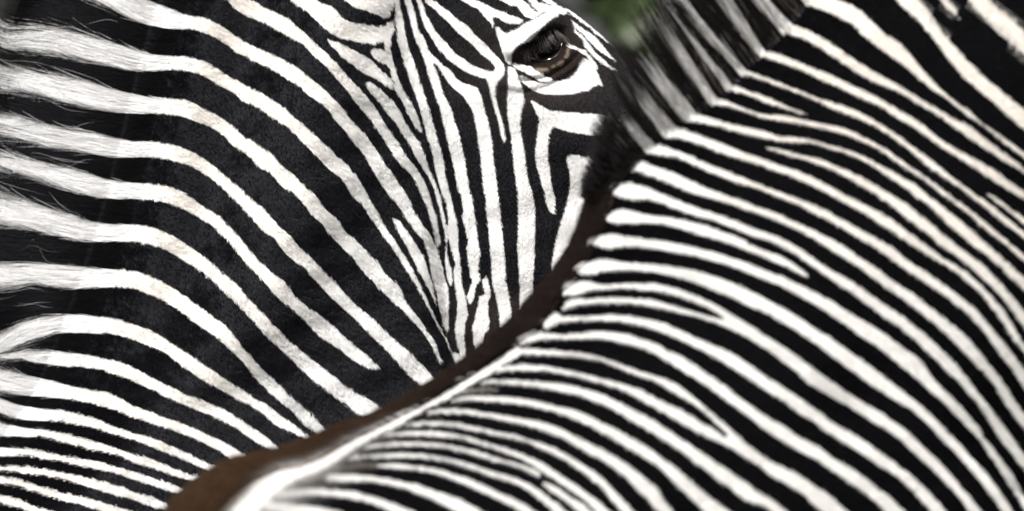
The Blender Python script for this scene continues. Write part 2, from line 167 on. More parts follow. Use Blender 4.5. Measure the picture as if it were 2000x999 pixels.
# front zebra: (upper edge, lower edge)
FRONT = [
 ("f2:1600,-200 1740,0 1820,80 1920,170 2000,240 2200,400", "f2:1400,-220 1560,0 1640,110 1740,210 1820,290 1920,370 2000,440 2200,600"),
 ("f2:1400,-40 1430,20 1470,70 1500,150", "f2:1300,-60 1380,60 1440,110 1490,160"),
 ("f2:1050,-170 1180,0 1260,90 1330,190 1380,270 1470,370 1570,480 1680,590 1790,680 1900,770 2000,850 2200,1010", "f2:850,-170 990,0 1060,80 1160,160 1240,250 1310,340 1390,450 1480,560 1570,650 1680,750 1780,830 1880,920 1960,990 2200,1180"),
 ("f2:420,-60 560,0 680,50 780,130 870,220 940,280 1040,340 1120,430 1200,530 1290,630 1380,720 1480,800 1580,870|f4:1660,-50 1740,0 1850,80 1950,150 2000,190 2200,340", "f2:100,-60 240,20 330,60 450,100 560,150 650,200 740,280 850,370 960,450 1060,520 1160,610 1260,690 1380,770 1480,850 1600,940|f4:1690,0 1800,90 1900,170 2000,240 2200,390"),
 ("f2:40,0 100,90 200,190 300,230 400,280 500,340 600,410 700,480 830,560 960,630 1080,700 1200,770 1330,850 1450,920|f4:1600,0 1700,80 1800,160 1900,230 2000,310 2200,450", "f1:1500,130 1620,240 1700,270|f2:200,290 320,340 440,410 560,490 680,570 800,640 920,690 1040,740 1170,820 1290,890|f4:1450,0 1560,80 1680,160 1800,240 1900,300 2000,360 2200,500"),
 ("f1:1330,200 1400,260 1480,330 1580,390 1700,430 1850,490 2000,550|f2:530,600 680,680 820,740 940,810 1060,880 1170,940|f4:1300,50 1400,120 1520,190 1640,250 1760,320 1880,410 2000,490 2200,650", "f1:1260,310 1300,345 1400,420 1480,440 1600,470 1750,520 1880,570 2000,630|f2:520,680 640,740 770,800 900,860 1000,930|f4:1130,0 1240,80 1350,160 1460,230 1580,300 1700,380 1820,460 1920,520 2000,570 2200,720"),
 ("f1:1180,330 1260,410 1340,470 1430,540 1540,590 1680,640 1800,690 1900,730 2000,770|f2:540,810 680,860 790,920|f4:940,10 1060,90 1160,170 1280,250 1380,340 1500,430 1620,520 1740,600 1850,690 2000,810 2200,980", "f1:1180,480 1230,540 1280,580 1400,600 1500,620 1640,670 1780,720 1900,770 2000,810|f2:540,880 680,930|f4:830,0 960,80 1080,170 1180,250 1300,350 1420,430 1540,510 1650,600 1760,690 1850,760 2000,870 2200,1040"),
 ("f4:1695,500 1780,540 1870,610 2000,700 2200,850", "f4:1705,525 1800,600 1900,680 2000,760 2200,920"),
 ("f1:1080,500 1140,560 1200,600 1300,650 1450,710 1600,760 1750,830 1900,890 2000,918|f2:470,915", "f1:1080,610 1130,660 1180,700 1300,720 1450,760 1600,820 1750,870 1900,910|f2:380,920 460,930"),
 ("f1:960,640 1020,700 1120,740 1250,780 1400,840 1550,890|f2:100,900 250,930 400,962|f4:580,0 700,50 820,110 930,170 1040,250 1150,330 1280,420 1400,510 1520,600 1640,690 1760,790 1880,890 2000,990 2200,1160", "f1:940,770 1020,830 1150,830 1250,840 1400,880 1550,930|f2:150,965|f4:340,0 480,30 620,70 740,120 860,180 960,250 1080,330 1200,410 1320,500 1440,590 1560,680 1680,790 1800,880 1940,1000 2200,1230"),
 ("f3:980,-160 1050,-100 1100,-70 1200,-50 1300,-10 1450,35 1600,70 1750,100 1900,150|f4:150,65 300,85 440,120 580,160 700,200 820,260 940,320 1060,390 1160,450 1280,550 1400,640 1520,740 1640,840 1760,950|f6:1900,80 2000,160 2200,330", "f3:960,-60 1020,10 1080,40 1250,50 1350,70 1500,110 1650,150 1800,180 1950,205|f4:300,125 440,160 580,200 700,250 820,310 920,380 1040,460 1160,550 1280,640 1380,740 1500,840 1600,930|f6:1700,0 1800,80 1900,180 2000,280 2200,490"),
 ("f3:1760,235 1850,240 2000,275|f4:260,210 400,240 520,290 640,340 760,400 880,470 980,530 1080,590 1180,670 1280,750 1380,840 1480,920|f6:1590,0 1680,70 1780,170 1870,270 1940,350 2000,430 2200,700", "f3:1765,245 1880,285 2000,320|f4:260,250 400,300 500,340 620,400 720,460 840,530 940,600 1040,680 1150,770 1260,840 1350,930|f6:1460,0 1560,80 1660,170 1750,250 1840,350 1920,460 2000,570 2200,860"),
 ("f3:820,0 930,50 1050,60 1180,110 1320,160 1450,210 1580,260 1720,310 1860,360|f4:120,300 250,340 380,400 500,460 620,530 740,590 860,650 980,720 1080,800 1180,870|f6:1350,0 1470,70 1580,150 1680,240 1760,330 1840,420 1900,510 1960,610 2000,680 2200,1020", "f3:800,30 870,90 950,150 1030,175 1130,180 1250,220 1400,280 1550,330 1700,370 1850,430|f4:120,370 250,420 380,480 500,540 620,610 740,670 860,750 980,830 1100,910|f6:1240,0 1360,70 1470,140 1580,230 1680,330 1760,430 1830,530 1900,640 2000,770 2200,1080"),
 ("f3:765,220 780,208 830,200 930,205 1030,240 1150,280 1300,350 1450,410 1600,470 1750,530 1900,580|f4:120,510 250,560 380,610 500,670 620,740 740,800 860,870 980,940|f6:1050,0 1150,70 1260,140 1370,220 1480,300 1580,380 1680,480 1780,600 1880,720 1950,820 2000,880 2200,1230", "f3:770,235 830,280 920,305 1020,320 1120,340 1250,400 1400,460 1550,520 1700,560 1850,620|f4:120,570 250,620 380,690 500,750 620,820 740,890 860,960|f6:1020,80 1140,160 1260,240 1380,320 1480,400 1580,480 1660,570 1740,680 1820,790 1900,890 1970,1000 2200,1360"),
 ("f3:655,365 720,335 800,335 900,380 1030,420 1150,470 1300,540 1450,600 1600,650 1750,710|f4:0,640 120,690 250,750 380,810 500,870 620,940|f6:700,0 800,60 920,150 1040,230 1160,310 1280,410 1400,500 1500,580 1600,680 1680,780 1760,880 1850,1000|f9:1920,110 2000,230 2200,540", "f3:680,395 740,430 830,460 930,490 1080,550 1230,610 1380,650 1530,700 1680,750|f4:0,715 120,760 250,820 380,890 480,960|f6:680,80 800,170 900,240 1000,310 1120,400 1240,490 1360,590 1460,690 1560,790 1660,890|f9:1750,0 1830,130 1910,250 2000,370 2200,670"),
 ("f3:570,575 640,530 720,515 800,530 930,580 1080,640 1230,700 1380,750 1530,800 1680,860|f4:0,820 120,870 230,930|f6:330,0 430,70 550,140 680,210 800,300 920,380 1040,460 1140,540 1240,620 1330,700 1420,790 1510,890|f9:1590,0 1670,100 1740,190 1830,310 1920,430 2000,550 2200,850", "f3:585,605 650,640 730,655 850,655 950,680 1080,730 1230,780 1380,820 1530,880 1680,940|f4:0,890 120,950|f6:210,0 330,80 440,160 560,240 680,320 800,410 920,500 1040,580 1140,660 1240,760 1340,850 1420,930|f9:1490,0 1570,100 1650,190 1720,300 1810,440 1900,560 2000,690 2200,1000"),
 ("f3:530,790 580,740 660,712 760,730 880,760 1030,780 1180,810 1330,850 1480,900 1630,960|f5:1850,65 2000,125|f6:100,0 200,60 320,150", "f3:540,810 600,835 680,840 800,838 930,840 1080,870 1230,920 1380,960|f5:1600,45 1750,95 1900,160|f6:0,40 120,90 240,150 310,180"),
 ("f5:612,50 700,0 800,-15 900,5 1050,25 1200,45 1350,75 1500,110 1650,150 1800,200 1950,260|f6:130,170 260,230 380,290 500,350 620,430 740,500 860,570 960,640 1080,730 1180,800 1250,890|f9:1330,0 1420,90 1520,190 1600,280 1665,350 1690,420 1760,500 1840,610 1920,720 2000,860 2150,1120", "f5:610,70 680,100 760,115 850,105 950,100 1100,115 1250,140 1400,170 1550,205 1700,250 1850,310|f6:0,210 120,260 250,330 380,400 500,480 620,560 720,640 840,710 940,790 1050,880|f9:1190,0 1290,90 1400,190 1500,290 1580,370 1650,450 1720,560 1790,660 1870,790 1960,930 2070,1120"),
 ("f5:500,272 560,230 650,195 740,188 850,205 1000,215 1150,230 1300,245 1450,275 1600,320 1750,380 1880,440|f6:0,345 120,410 240,480 360,560 480,630 600,720 720,800 860,900|f9:980,0 1080,80 1200,170 1310,280 1420,390 1510,480 1600,590 1690,690 1780,800 1860,910 1980,1100", "f5:510,290 560,320 620,322 700,300 800,290 950,290 1100,300 1250,330 1400,370 1550,430 1700,490 1850,560|f6:0,465 120,540 240,610 360,690 480,780 600,870 700,940|f9:770,0 880,70 1000,150 1120,220 1220,310 1330,420 1440,530 1540,640 1650,770 1740,890 1890,1100"),
 ("f5:388,452 450,395 530,362 600,365 700,385 850,378 1000,375 1150,380 1300,415 1450,470 1580,530 1700,600 1820,670 1940,750|f6:0,625 100,690 200,760 320,850 430,930|f9:530,0 640,80 760,150 860,210 960,280 1080,370 1200,480 1310,580 1420,700 1520,820 1600,910 1740,1100", "f5:400,475 460,487 520,478 600,450 700,440 850,430 1000,435 1150,455 1300,490 1430,535 1540,580 1650,650 1760,730 1880,830|f6:0,745 110,830 220,910|f9:310,0 440,80 560,150 680,220 800,300 920,370 1030,450 1150,560 1260,660 1370,770 1470,880 1640,1100"),
 ("f5:385,590 420,530 480,500 600,498 750,490 950,490 1100,505 1250,545 1400,590 1550,630 1660,655 1800,700 2000,830", "f5:395,612 460,580 560,560 700,548 850,545 1000,555 1150,580 1300,615 1450,650 1600,700 1750,760 1880,830 2000,895"),
 ("f5:238,695 280,650 350,610 400,635 560,635 700,622 850,625 1000,645 1130,670 1270,720 1400,780 1530,840 1650,890 1770,950|f9:0,-45 80,0 180,70 300,150 400,220 520,310 640,380 760,450 880,540 1000,620 1120,720 1220,810 1310,900 1480,1100", "f5:240,712 280,740 330,715 400,695 520,685 680,680 820,685 950,705 1080,740 1200,780 1320,830 1430,890 1560,950|f8:1890,0|f9:0,75 120,150 240,240 360,310 480,400 620,490 740,570 860,650 980,720 1100,820 1180,910 1350,1100"),
 ("f5:50,850 110,800 200,765 300,770 420,775 550,765 650,750 780,755 900,770 1020,810 1140,850 1230,905 1330,950|f8:1640,0 1740,80 1850,160|f9:0,262 120,330 240,410 360,470 480,560 600,630 720,710 840,800 960,890 1170,1100", "f5:65,868 130,860 200,835 320,825 450,830 600,820 720,825 850,850 970,880 1080,920 1170,970|f8:1470,0 1600,90 1720,180 1850,270|f9:0,395 120,460 240,540 360,600 480,680 600,760 720,840 820,920 1000,1100"),
 ("f10:1000,540 1060,505 1150,510 1300,520 1450,530 1600,545 1750,565 1900,600|f8:960,-110 1120,-60 1280,0 1400,90 1500,180 1600,260 1700,350 1800,440 1900,520|f9:0,590 120,650 240,710 360,790 480,870 560,940 740,1100", "f10:960,650 1050,600 1150,590 1300,590 1450,595 1600,600 1750,620 1900,650|f8:900,-80 1000,-45 1120,0 1240,70 1360,140 1460,210 1560,290 1640,370 1690,430 1800,560 1930,650|f9:0,715 130,790 260,870 350,950 520,1100"),
 ("f10:850,690 960,680 1100,665 1250,670 1400,690 1600,730 1800,780|f8:850,0 980,40 1100,100 1220,160 1350,220 1460,290 1580,360 1690,430 1800,500 1900,590", "f10:820,765 870,750 960,740 1100,735 1250,740 1400,755 1600,790 1800,840|f8:820,50 950,110 1060,170 1180,240 1300,310 1420,380 1540,440 1700,510 1820,590 1930,655"),
 ("f10:690,840 800,815 950,815 1100,820 1300,830|f8:200,-10 340,0 480,20 620,60 720,90 840,150 960,210 1080,270 1200,350 1320,430 1440,510 1560,590 1680,670 1800,750 1900,830|f9:0,890 80,940 250,1080", "f10:660,890 800,865 950,870|f8:0,25 150,35 280,60 400,80 520,105 640,150 760,200 880,270 980,330 1100,400 1220,480 1340,560 1460,650 1580,740 1700,830 1820,920|f9:0,990 120,1080"),
 ("f7:1540,130 1650,105 1800,100|f8:0,110 120,125 250,150 380,185 500,210 620,260 720,310 840,370 960,440 1080,510 1180,590 1300,670 1400,760 1500,850 1600,920 1800,1080", "f7:1500,170 1650,150 1800,155|f8:0,170 120,185 250,215 380,250 500,300 620,350 740,420 860,490 960,550 1060,610 1160,680 1260,780 1360,870 1440,950 1560,1080"),
 ("f7:1360,220 1500,205 1650,210 1800,230|f8:0,263 130,285 260,310 380,350 480,400 600,460 720,520 840,590 940,660 1040,740 1140,830 1200,920 1330,1080", "f7:1310,265 1500,250 1650,255 1800,275|f8:0,320 130,345 260,390 380,430 480,490 600,560 700,610 800,680 900,760 980,840 1060,920 1200,1080"),
 ("f7:1180,330 1300,305 1450,305 1600,320 1750,350 1900,385|f8:0,400 130,440 260,480 380,530 500,600 600,660 700,740 800,840 880,920 1020,1080", "f7:1150,360 1300,345 1450,345 1600,360 1750,390 1900,425|f8:0,445 130,480 240,530 360,580 480,660 580,730 680,810 760,900 900,1080"),
 ("f7:1000,405 1150,385 1300,375 1450,385 1600,410 1750,450 1900,495|f8:0,525 120,570 250,630 380,720 500,790 600,870 700,940 830,1080", "f7:950,440 1150,425 1300,425 1450,430 1600,450 1750,490 1900,540|f8:0,578 100,615 220,690 340,770 460,850 560,920 720,1080"),
 ("f7:860,490 1000,475 1150,460 1300,465 1450,475 1600,505 1750,540 1900,590|f8:0,615 100,645 210,690 230,720", "f7:830,530 1000,510 1150,500 1300,505 1450,515 1600,545 1750,590 1900,630|f8:0,655 100,690 190,738 215,740"),
 ("f8:240,780 280,775 380,830 480,900 560,950 700,1070", "f8:235,800 300,850 400,920 500,1000 600,1080"),
 ("f7:760,575 900,565 1050,550 1250,550 1400,570 1550,600 1700,640 1850,690|f8:0,730 100,770 200,825 300,900 380,960 500,1080", "f7:720,605 900,600 1050,595 1250,595 1400,610 1550,640 1700,690 1850,740|f8:0,785 120,845 220,920 400,1080"),
 ("f7:940,632 1100,630 1250,645 1400,670 1550,710 1700,760 1850,830|f8:0,895 100,945 300,1080", "f7:940,665 1100,680 1250,690 1400,720 1550,770 1700,830 1850,900|f8:0,975 160,1080"),
 ("f7:560,722 650,720 800,720 950,730 1100,760 1250,790 1400,840 1550,890 1680,950 1900,1080", "f7:540,765 650,770 800,775 950,790 1100,820 1250,870 1400,930 1530,1000 1680,1080"),
 ("f7:180,860 300,840 450,830 600,840 750,855 900,880 1050,930 1180,980 1400,1080", "f7:150,905 300,890 450,880 600,890 750,910 900,950 1020,1000 1180,1080"),
 ("f7:80,930 250,945 400,960 550,985 800,1050", "f7:60,1000 200,1020 400,1040 700,1100"),
]
FRONT_TAUPE = [("f7:1600,72 1750,45 1900,50", "f7:1590,92 1750,75 1880,70"),
               ("f7:600,665 750,642 960,632", "f7:600,690 750,672 960,665"),
               ("f7:380,752 450,735 560,722", "f7:380,790 450,775 560,765")]
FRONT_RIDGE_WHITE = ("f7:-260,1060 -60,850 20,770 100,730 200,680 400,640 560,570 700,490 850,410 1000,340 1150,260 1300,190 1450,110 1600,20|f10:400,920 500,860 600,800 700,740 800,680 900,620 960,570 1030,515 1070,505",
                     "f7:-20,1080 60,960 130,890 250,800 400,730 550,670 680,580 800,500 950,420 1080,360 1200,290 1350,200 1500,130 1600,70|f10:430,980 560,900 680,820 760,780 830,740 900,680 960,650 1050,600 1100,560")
FRONT_BAND = "g:180,1120 300,1040 325,1000 350,965 400,925 430,905 480,885 540,875 600,855 660,828 720,808 760,788 850,738 920,688 980,640 1040,575 1100,500 1130,425 1150,360 1180,320 1230,280 1270,240 1290,240 1262,275 1243,296 1222,330 1200,380 1186,430 1160,478 1135,535 1100,575 1070,618 1062,635 1014,672 1000,682 960,708 920,737 870,767 800,808 760,830 720,852 660,882 600,910 550,922 500,942 450,980 380,1060 300,1140"

def smooth_closed(P, n=4):
    P0, P1, P2, P3 = np.roll(P, 1, 0), P, np.roll(P, -1, 0), np.roll(P, -2, 0)
    out = []
    for i in range(n):
        t = i / n
        out.append(0.5 * (2 * P1 + (P2 - P0) * t + (2 * P0 - 5 * P1 + 4 * P2 - P3) * t * t + (3 * P1 - 3 * P2 + P3 - P0) * t ** 3))
    return np.stack(out, 1).reshape(-1, 2)

def smooth_open(P, n=4):
    Q = np.vstack([2 * P[0] - P[1], P, 2 * P[-1] - P[-2]])
    P0, P1, P2, P3 = Q[:-3], Q[1:-2], Q[2:-1], Q[3:]
    out = []
    for i in range(n):
        t = i / n
        out.append(0.5 * (2 * P1 + (P2 - P0) * t + (2 * P0 - 5 * P1 + 4 * P2 - P3) * t * t + (3 * P1 - 3 * P2 + P3 - P0) * t ** 3))
    return np.vstack([np.stack(out, 1).reshape(-1, 2), P[-1:]])

MU0, MV0, MU1, MV1 = -120, -120, 2160, 1140       # extent of the marking maps, photo pixels
MS = 1.0                                           # samples per pixel
MW, MH = int((MU1 - MU0) * MS), int((MV1 - MV0) * MS)

def fill(arr, poly, val):
    x = (poly[:, 0] - MU0) * MS; y = (poly[:, 1] - MV0) * MS
    x2, y2 = np.roll(x, -1), np.roll(y, -1)
    r0, r1 = max(0, int(math.floor(y.min()))), min(MH - 1, int(math.ceil(y.max())))
    for r in range(r0, r1 + 1):
        yc = r + 0.5
        m = (y <= yc) != (y2 <= yc)
        if not m.any():
            continue
        xs = np.sort(x[m] + (yc - y[m]) / (y2[m] - y[m]) * (x2[m] - x[m]))
        for i in range(0, len(xs) - 1, 2):
            a, b = int(round(xs[i])), int(round(xs[i + 1]))
            a = max(a, 0); b = min(b, MW)
            if b > a:
                arr[r, a:b] = val

def strip_poly(pair):
    return np.vstack([smooth_open(pts(pair[0])), smooth_open(pts(pair[1]))[::-1]])

def value_noise(shape, cell, seed):
    r = np.random.default_rng(seed)
    h, w = shape
    g = r.random((int(h / cell) + 3, int(w / cell) + 3)).astype(np.float32)
    yy = np.arange(h) / cell; xx = np.arange(w) / cell
    y0 = yy.astype(int); x0 = xx.astype(int)
    fy = (yy - y0)[:, None]; fx = (xx - x0)[None]
    fy = fy * fy * (3 - 2 * fy); fx = fx * fx * (3 - 2 * fx)
    return (g[y0][:, x0] * (1 - fy) * (1 - fx) + g[y0][:, x0 + 1] * (1 - fy) * fx + g[y0 + 1][:, x0] * fy * (1 - fx) + g[y0 + 1][:, x0 + 1] * fy * fx)

def sstep(a, b, x):
    t = np.clip((x - a) / (b - a), 0, 1)
    return t * t * (3 - 2 * t)

CREST_V = np.array([-420, -350, -250, -120, 0, 50, 110, 200, 290, 370, 450, 540, 620, 690, 740, 800, 850, 900, 1000, 1130, 1300.])
CREST_X = np.array([720, 600, 470, 360, 292, 278, 262, 240, 218, 198, 176, 148, 118, 90, 68, 36, -4, -56, -190, -380, -640.])
# class maps: 0 black, 1 white, 2 dark brown skin round the eye, 3 dorsal brown, 4 taupe, 5 bright ridge white
rear_map = np.zeros((MH, MW), np.uint8)
for p in NECK:
    fill(rear_map, strip_poly(p), 1)
for s in HEAD:
    fill(rear_map, smooth_closed(pts(s)), 1)
for s in HEAD_BLACK:
    fill(rear_map, smooth_closed(pts(s)), 0)
fill(rear_map, smooth_closed(pts(EYE_DARK)), 2)
fill(rear_map, smooth_closed(pts(EYE_LID_BROWN)), 2)
for s in EYE_FLECKS:
    fill(rear_map, smooth_closed(pts(s)), 6)
front_map = np.zeros((MH, MW), np.uint8)
fill(front_map, smooth_closed(pts(FRONT_BAND)), 3)
for p in FRONT_TAUPE:
    fill(front_map, strip_poly(p), 4)
for p in FRONT:
    fill(front_map, strip_poly(p), 1)
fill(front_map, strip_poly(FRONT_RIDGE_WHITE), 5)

def erode(mask, n):
    for _ in range(n):
        m = mask.copy()
        m[1:] &= mask[:-1]; m[:-1] &= mask[1:]; m[:, 1:] &= mask[:, :-1]; m[:, :-1] &= mask[:, 1:]
        mask = m
    return mask
UU_ = np.broadcast_to((np.arange(MW) / MS + MU0)[None], (MH, MW))
keep = erode(front_map == 1, 2)
front_map[(front_map == 1) & ~keep & (UU_ > 700)] = 0

UU, VV = np.meshgrid(np.arange(MW) / MS + MU0 + 0.5, np.arange(MH) / MS + MV0 + 0.5)
WHITE_COOL = np.array([0.81, 0.81, 0.80]); WHITE_CREAM = np.array([0.80, 0.765, 0.715])
BLACK = np.array([0.0016, 0.0016, 0.0020]); TAUPE = np.array([0.22, 0.19, 0.16])

def lerp(a, b, t):
    return a + (b - a) * t[..., None]

def colour_maps():
    n1 = value_noise((MH, MW), 90, 3)
    crest_d = UU - np.interp(VV, CREST_V, CREST_X)
    cream = sstep(60, 170, crest_d) * (1 - sstep(260, 560, crest_d)) * (0.9 + 0.2 * n1)
    cream = np.clip(cream * 0.75 + 0.06, 0, 1)
    rear = lerp(WHITE_COOL, WHITE_CREAM, cream)
    blk = np.broadcast_to(BLACK, rear.shape).copy()
    near_eye = np.exp(-(((UU - 1060) / 150) ** 2 + ((VV - 130) / 110) ** 2))
    blk = lerp(blk, np.array([0.028, 0.021, 0.018]), np.clip(near_eye, 0, 1))
    brown_low = sstep(540, 600, VV) * sstep(865, 900, UU)
    blk = lerp(blk, np.array([0.022, 0.016, 0.013]), np.clip(brown_low, 0, 1))
    rear = np.where((rear_map == 1)[..., None], rear, blk)
    rear[rear_map == 2] = (0.013, 0.009, 0.007)
    lid = np.clip(sstep(118, 132, VV) + sstep(1112, 1122, UU), 0, 1)
    rear = np.where((rear_map == 2)[..., None], lerp(np.broadcast_to(np.array([0.012, 0.0085, 0.007]), rear.shape), np.array([0.020, 0.0135, 0.010]), lid), rear)
    rear[rear_map == 6] = (0.15, 0.118, 0.085)
    n2 = value_noise((MH, MW), 120, 5)
    cream = sstep(1330, 1480, UU) * (1 - sstep(250, 620, VV - 0.25 * (UU - 1500))) * (0.6 + 0.6 * n2) * 0.8 + 0.12
    front = lerp(WHITE_COOL, WHITE_CREAM, np.clip(cream, 0, 1)) * 0.94
    front = np.where((front_map == 1)[..., None], front, BLACK)
    t = sstep(420, 980, UU)
    brown = lerp(np.broadcast_to(np.array([0.060, 0.034, 0.018]), front.shape), np.array([0.017, 0.011, 0.009]), t)
    brown = brown * (0.8 + 0.4 * value_noise((MH, MW), 14, 9))[..., None]
    front = np.where((front_map == 3)[..., None], brown, front)
    front[front_map == 4] = TAUPE
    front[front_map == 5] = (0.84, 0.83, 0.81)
    soft = front.copy()
    for _ in range(3):                                            # long hair blends the markings along the back
        for ax in (0, 1):
            c = np.cumsum(np.pad(soft, [(9, 8) if i == ax else (0, 0) for i in range(3)], mode='edge'), axis=ax)
            soft = (np.take(c, range(16, c.shape[ax]), axis=ax) - np.take(c, range(0, c.shape[ax] - 16), axis=ax)) / 16.0
            soft = np.take(soft, range(front.shape[ax]), axis=ax)
    kmix = (1 - sstep(560, 900, UU)) * sstep(760, 860, VV) * 0.75
    t4 = (front_map == 4)
    front = lerp(front, soft, np.clip(np.maximum(kmix * (1 - sstep(0, 130, UU - 520 - 1.5 * (990 - VV))), 0.85 * t4), 0, 1))
    return rear.astype(np.float32), front.astype(np.float32)

def follow_front(u, v):
    """past the edge of the photograph the stripes run straight on"""
    e = np.maximum(u - 2005, 0); u, v = u - e, v - 1.05 * e
    e = np.maximum(v - 1003, 0); u, v = u - e / 0.85, v - e
    e = np.maximum(-3 - v, 0); u, v = u + 0.85 * e, v + e
    return u, v

def follow_rear(u, v):
    e = np.maximum(-3 - v, 0); u, v = u + 1.2 * e * (1 - sstep(520, 740, u)), v + e
    return u, v

def sample(cmap, u, v, jitter=0.0, front=False):
    if jitter:
        u = u + rng.normal(0, jitter, u.shape); v = v + rng.normal(0, jitter, v.shape)
    u, v = follow_front(u, v) if front else follow_rear(u, v)
    def fold(q, lo, hi):                                      # markings go on past the edge of the photograph
        w = hi - lo; m = np.mod(q - lo, 2 * w)
        return lo + np.where(m > w, 2 * w - m, m)
    u = fold(u, -90, 2012); v = fold(v, -8, 1008)
    x = np.clip(((u - MU0) * MS).astype(int), 0, MW - 1); y = np.clip(((v - MV0) * MS).astype(int), 0, MH - 1)
    return cmap[y, x]
# ------------------------------------------------------------------ materials
def new_mat(name):
    m = bpy.data.materials.new(name)
    m.use_nodes = True
    return m, m.node_tree, m.node_tree.nodes["Principled BSDF"]

def coat_material(name, attr, rough, spec, gloss=0.0, through=0.0):
    m, nt, b = new_mat(name)
    a = nt.nodes.new("ShaderNodeAttribute"); a.attribute_name = attr
    nz = nt.nodes.new("ShaderNodeTexNoise"); nz.inputs["Scale"].default_value = 180.0; nz.inputs["Detail"].default_value = 2.0
    tc = nt.nodes.new("ShaderNodeTexCoord")
    nt.links.new(tc.outputs["Object"], nz.inputs["Vector"])
    mr = nt.nodes.new("ShaderNodeMapRange")
    mr.inputs["To Min"].default_value = 0.93; mr.inputs["To Max"].default_value = 1.05
    nt.links.new(nz.outputs["Fac"], mr.inputs["Value"])
    mx = nt.nodes.new("ShaderNodeVectorMath"); mx.operation = 'SCALE'
    nt.links.new(a.outputs["Color"], mx.inputs[0]); nt.links.new(mr.outputs[0], mx.inputs["Scale"])
    nt.links.new(mx.outputs[0], b.inputs["Base Color"])
    b.inputs["Roughness"].default_value = rough
    b.inputs["Specular IOR Level"].default_value = spec
    if gloss:                                   # light glancing along the strands, light passing through pale hair
        out = nt.nodes["Material Output"]
        hb = nt.nodes.new("ShaderNodeBsdfHair"); hb.component = 'Reflection'
        hb.inputs["Color"].default_value = (gloss, gloss * 1.05, gloss * 1.22, 1)
        hb.inputs["RoughnessU"].default_value = 0.12; hb.inputs["RoughnessV"].default_value = 0.9
        tr = nt.nodes.new("ShaderNodeBsdfTranslucent"); nt.links.new(mx.outputs[0], tr.inputs["Color"])
        mix = nt.nodes.new("ShaderNodeMixShader"); mix.inputs[0].default_value = through
        nt.links.new(b.outputs[0], mix.inputs[1]); nt.links.new(tr.outputs[0], mix.inputs[2])
        add = nt.nodes.new("ShaderNodeAddShader")
        nt.links.new(mix.outputs[0], add.inputs[0]); nt.links.new(hb.outputs[0], add.inputs[1])
        nt.links.new(add.outputs[0], out.inputs["Surface"])
    return m

MAT_SKIN = coat_material("coat_skin", "coat", 0.8, 0.05)
MAT_HAIR = coat_material("coat_hair", "hair_colour", 0.5, 0.015, 0.021, 0.10)
MAT_FLANK = coat_material("flank_hair", "hair_colour", 0.5, 0.012, 0.003, 0.10)
MAT_MANE = coat_material("mane_hair", "hair_colour", 0.5, 0.012, 0.011, 0.2)

# ------------------------------------------------------------------ mesh helpers
class Builder:
    def __init__(self):
        self.V = []; self.Q = []; self.C = []; self.n = 0
    def add(self, V, Q, C):
        self.V.append(V.reshape(-1, 3)); self.Q.append(np.asarray(Q).reshape(-1, 4) + self.n); self.C.append(C.reshape(-1, 3)); self.n += len(self.V[-1])
    def build(self, name, mat, parent):
        V = np.vstack(self.V).astype(np.float32); Q = np.vstack(self.Q).astype(np.int32); C = np.vstack(self.C).astype(np.float32)
        me = bpy.data.meshes.new(name)
        me.vertices.add(len(V)); me.vertices.foreach_set("co", V.ravel())
        me.loops.add(Q.size); me.loops.foreach_set("vertex_index", Q.ravel())
        me.polygons.add(len(Q)); me.polygons.foreach_set("loop_start", np.arange(0, Q.size, 4, dtype=np.int32))
        me.update(calc_edges=True)
        me.validate()
        me.polygons.foreach_set("use_smooth", np.ones(len(me.polygons), dtype=bool))
        at = me.attributes.new("coat", 'FLOAT_COLOR', 'POINT')
        at.data.foreach_set("color", np.hstack([C, np.ones((len(C), 1), np.float32)]).ravel())
        me.materials.append(mat)
        o = bpy.data.objects.new(name, me); scene.collection.objects.link(o); o.parent = parent
        return o

def grid_quads(r, c, wrap_c=False):
    i = np.arange(r * c).reshape(r, c)
    if wrap_c:
        j = np.concatenate([i, i[:, :1]], 1)
    else:
        j = i
    return np.stack([j[:-1, :-1], j[:-1, 1:], j[1:, 1:], j[1:, :-1]], -1).reshape(-1, 4)

def bars(s, period):
    return np.where(np.mod(s, period) < 0.5 * period, 1.0, 0.0)

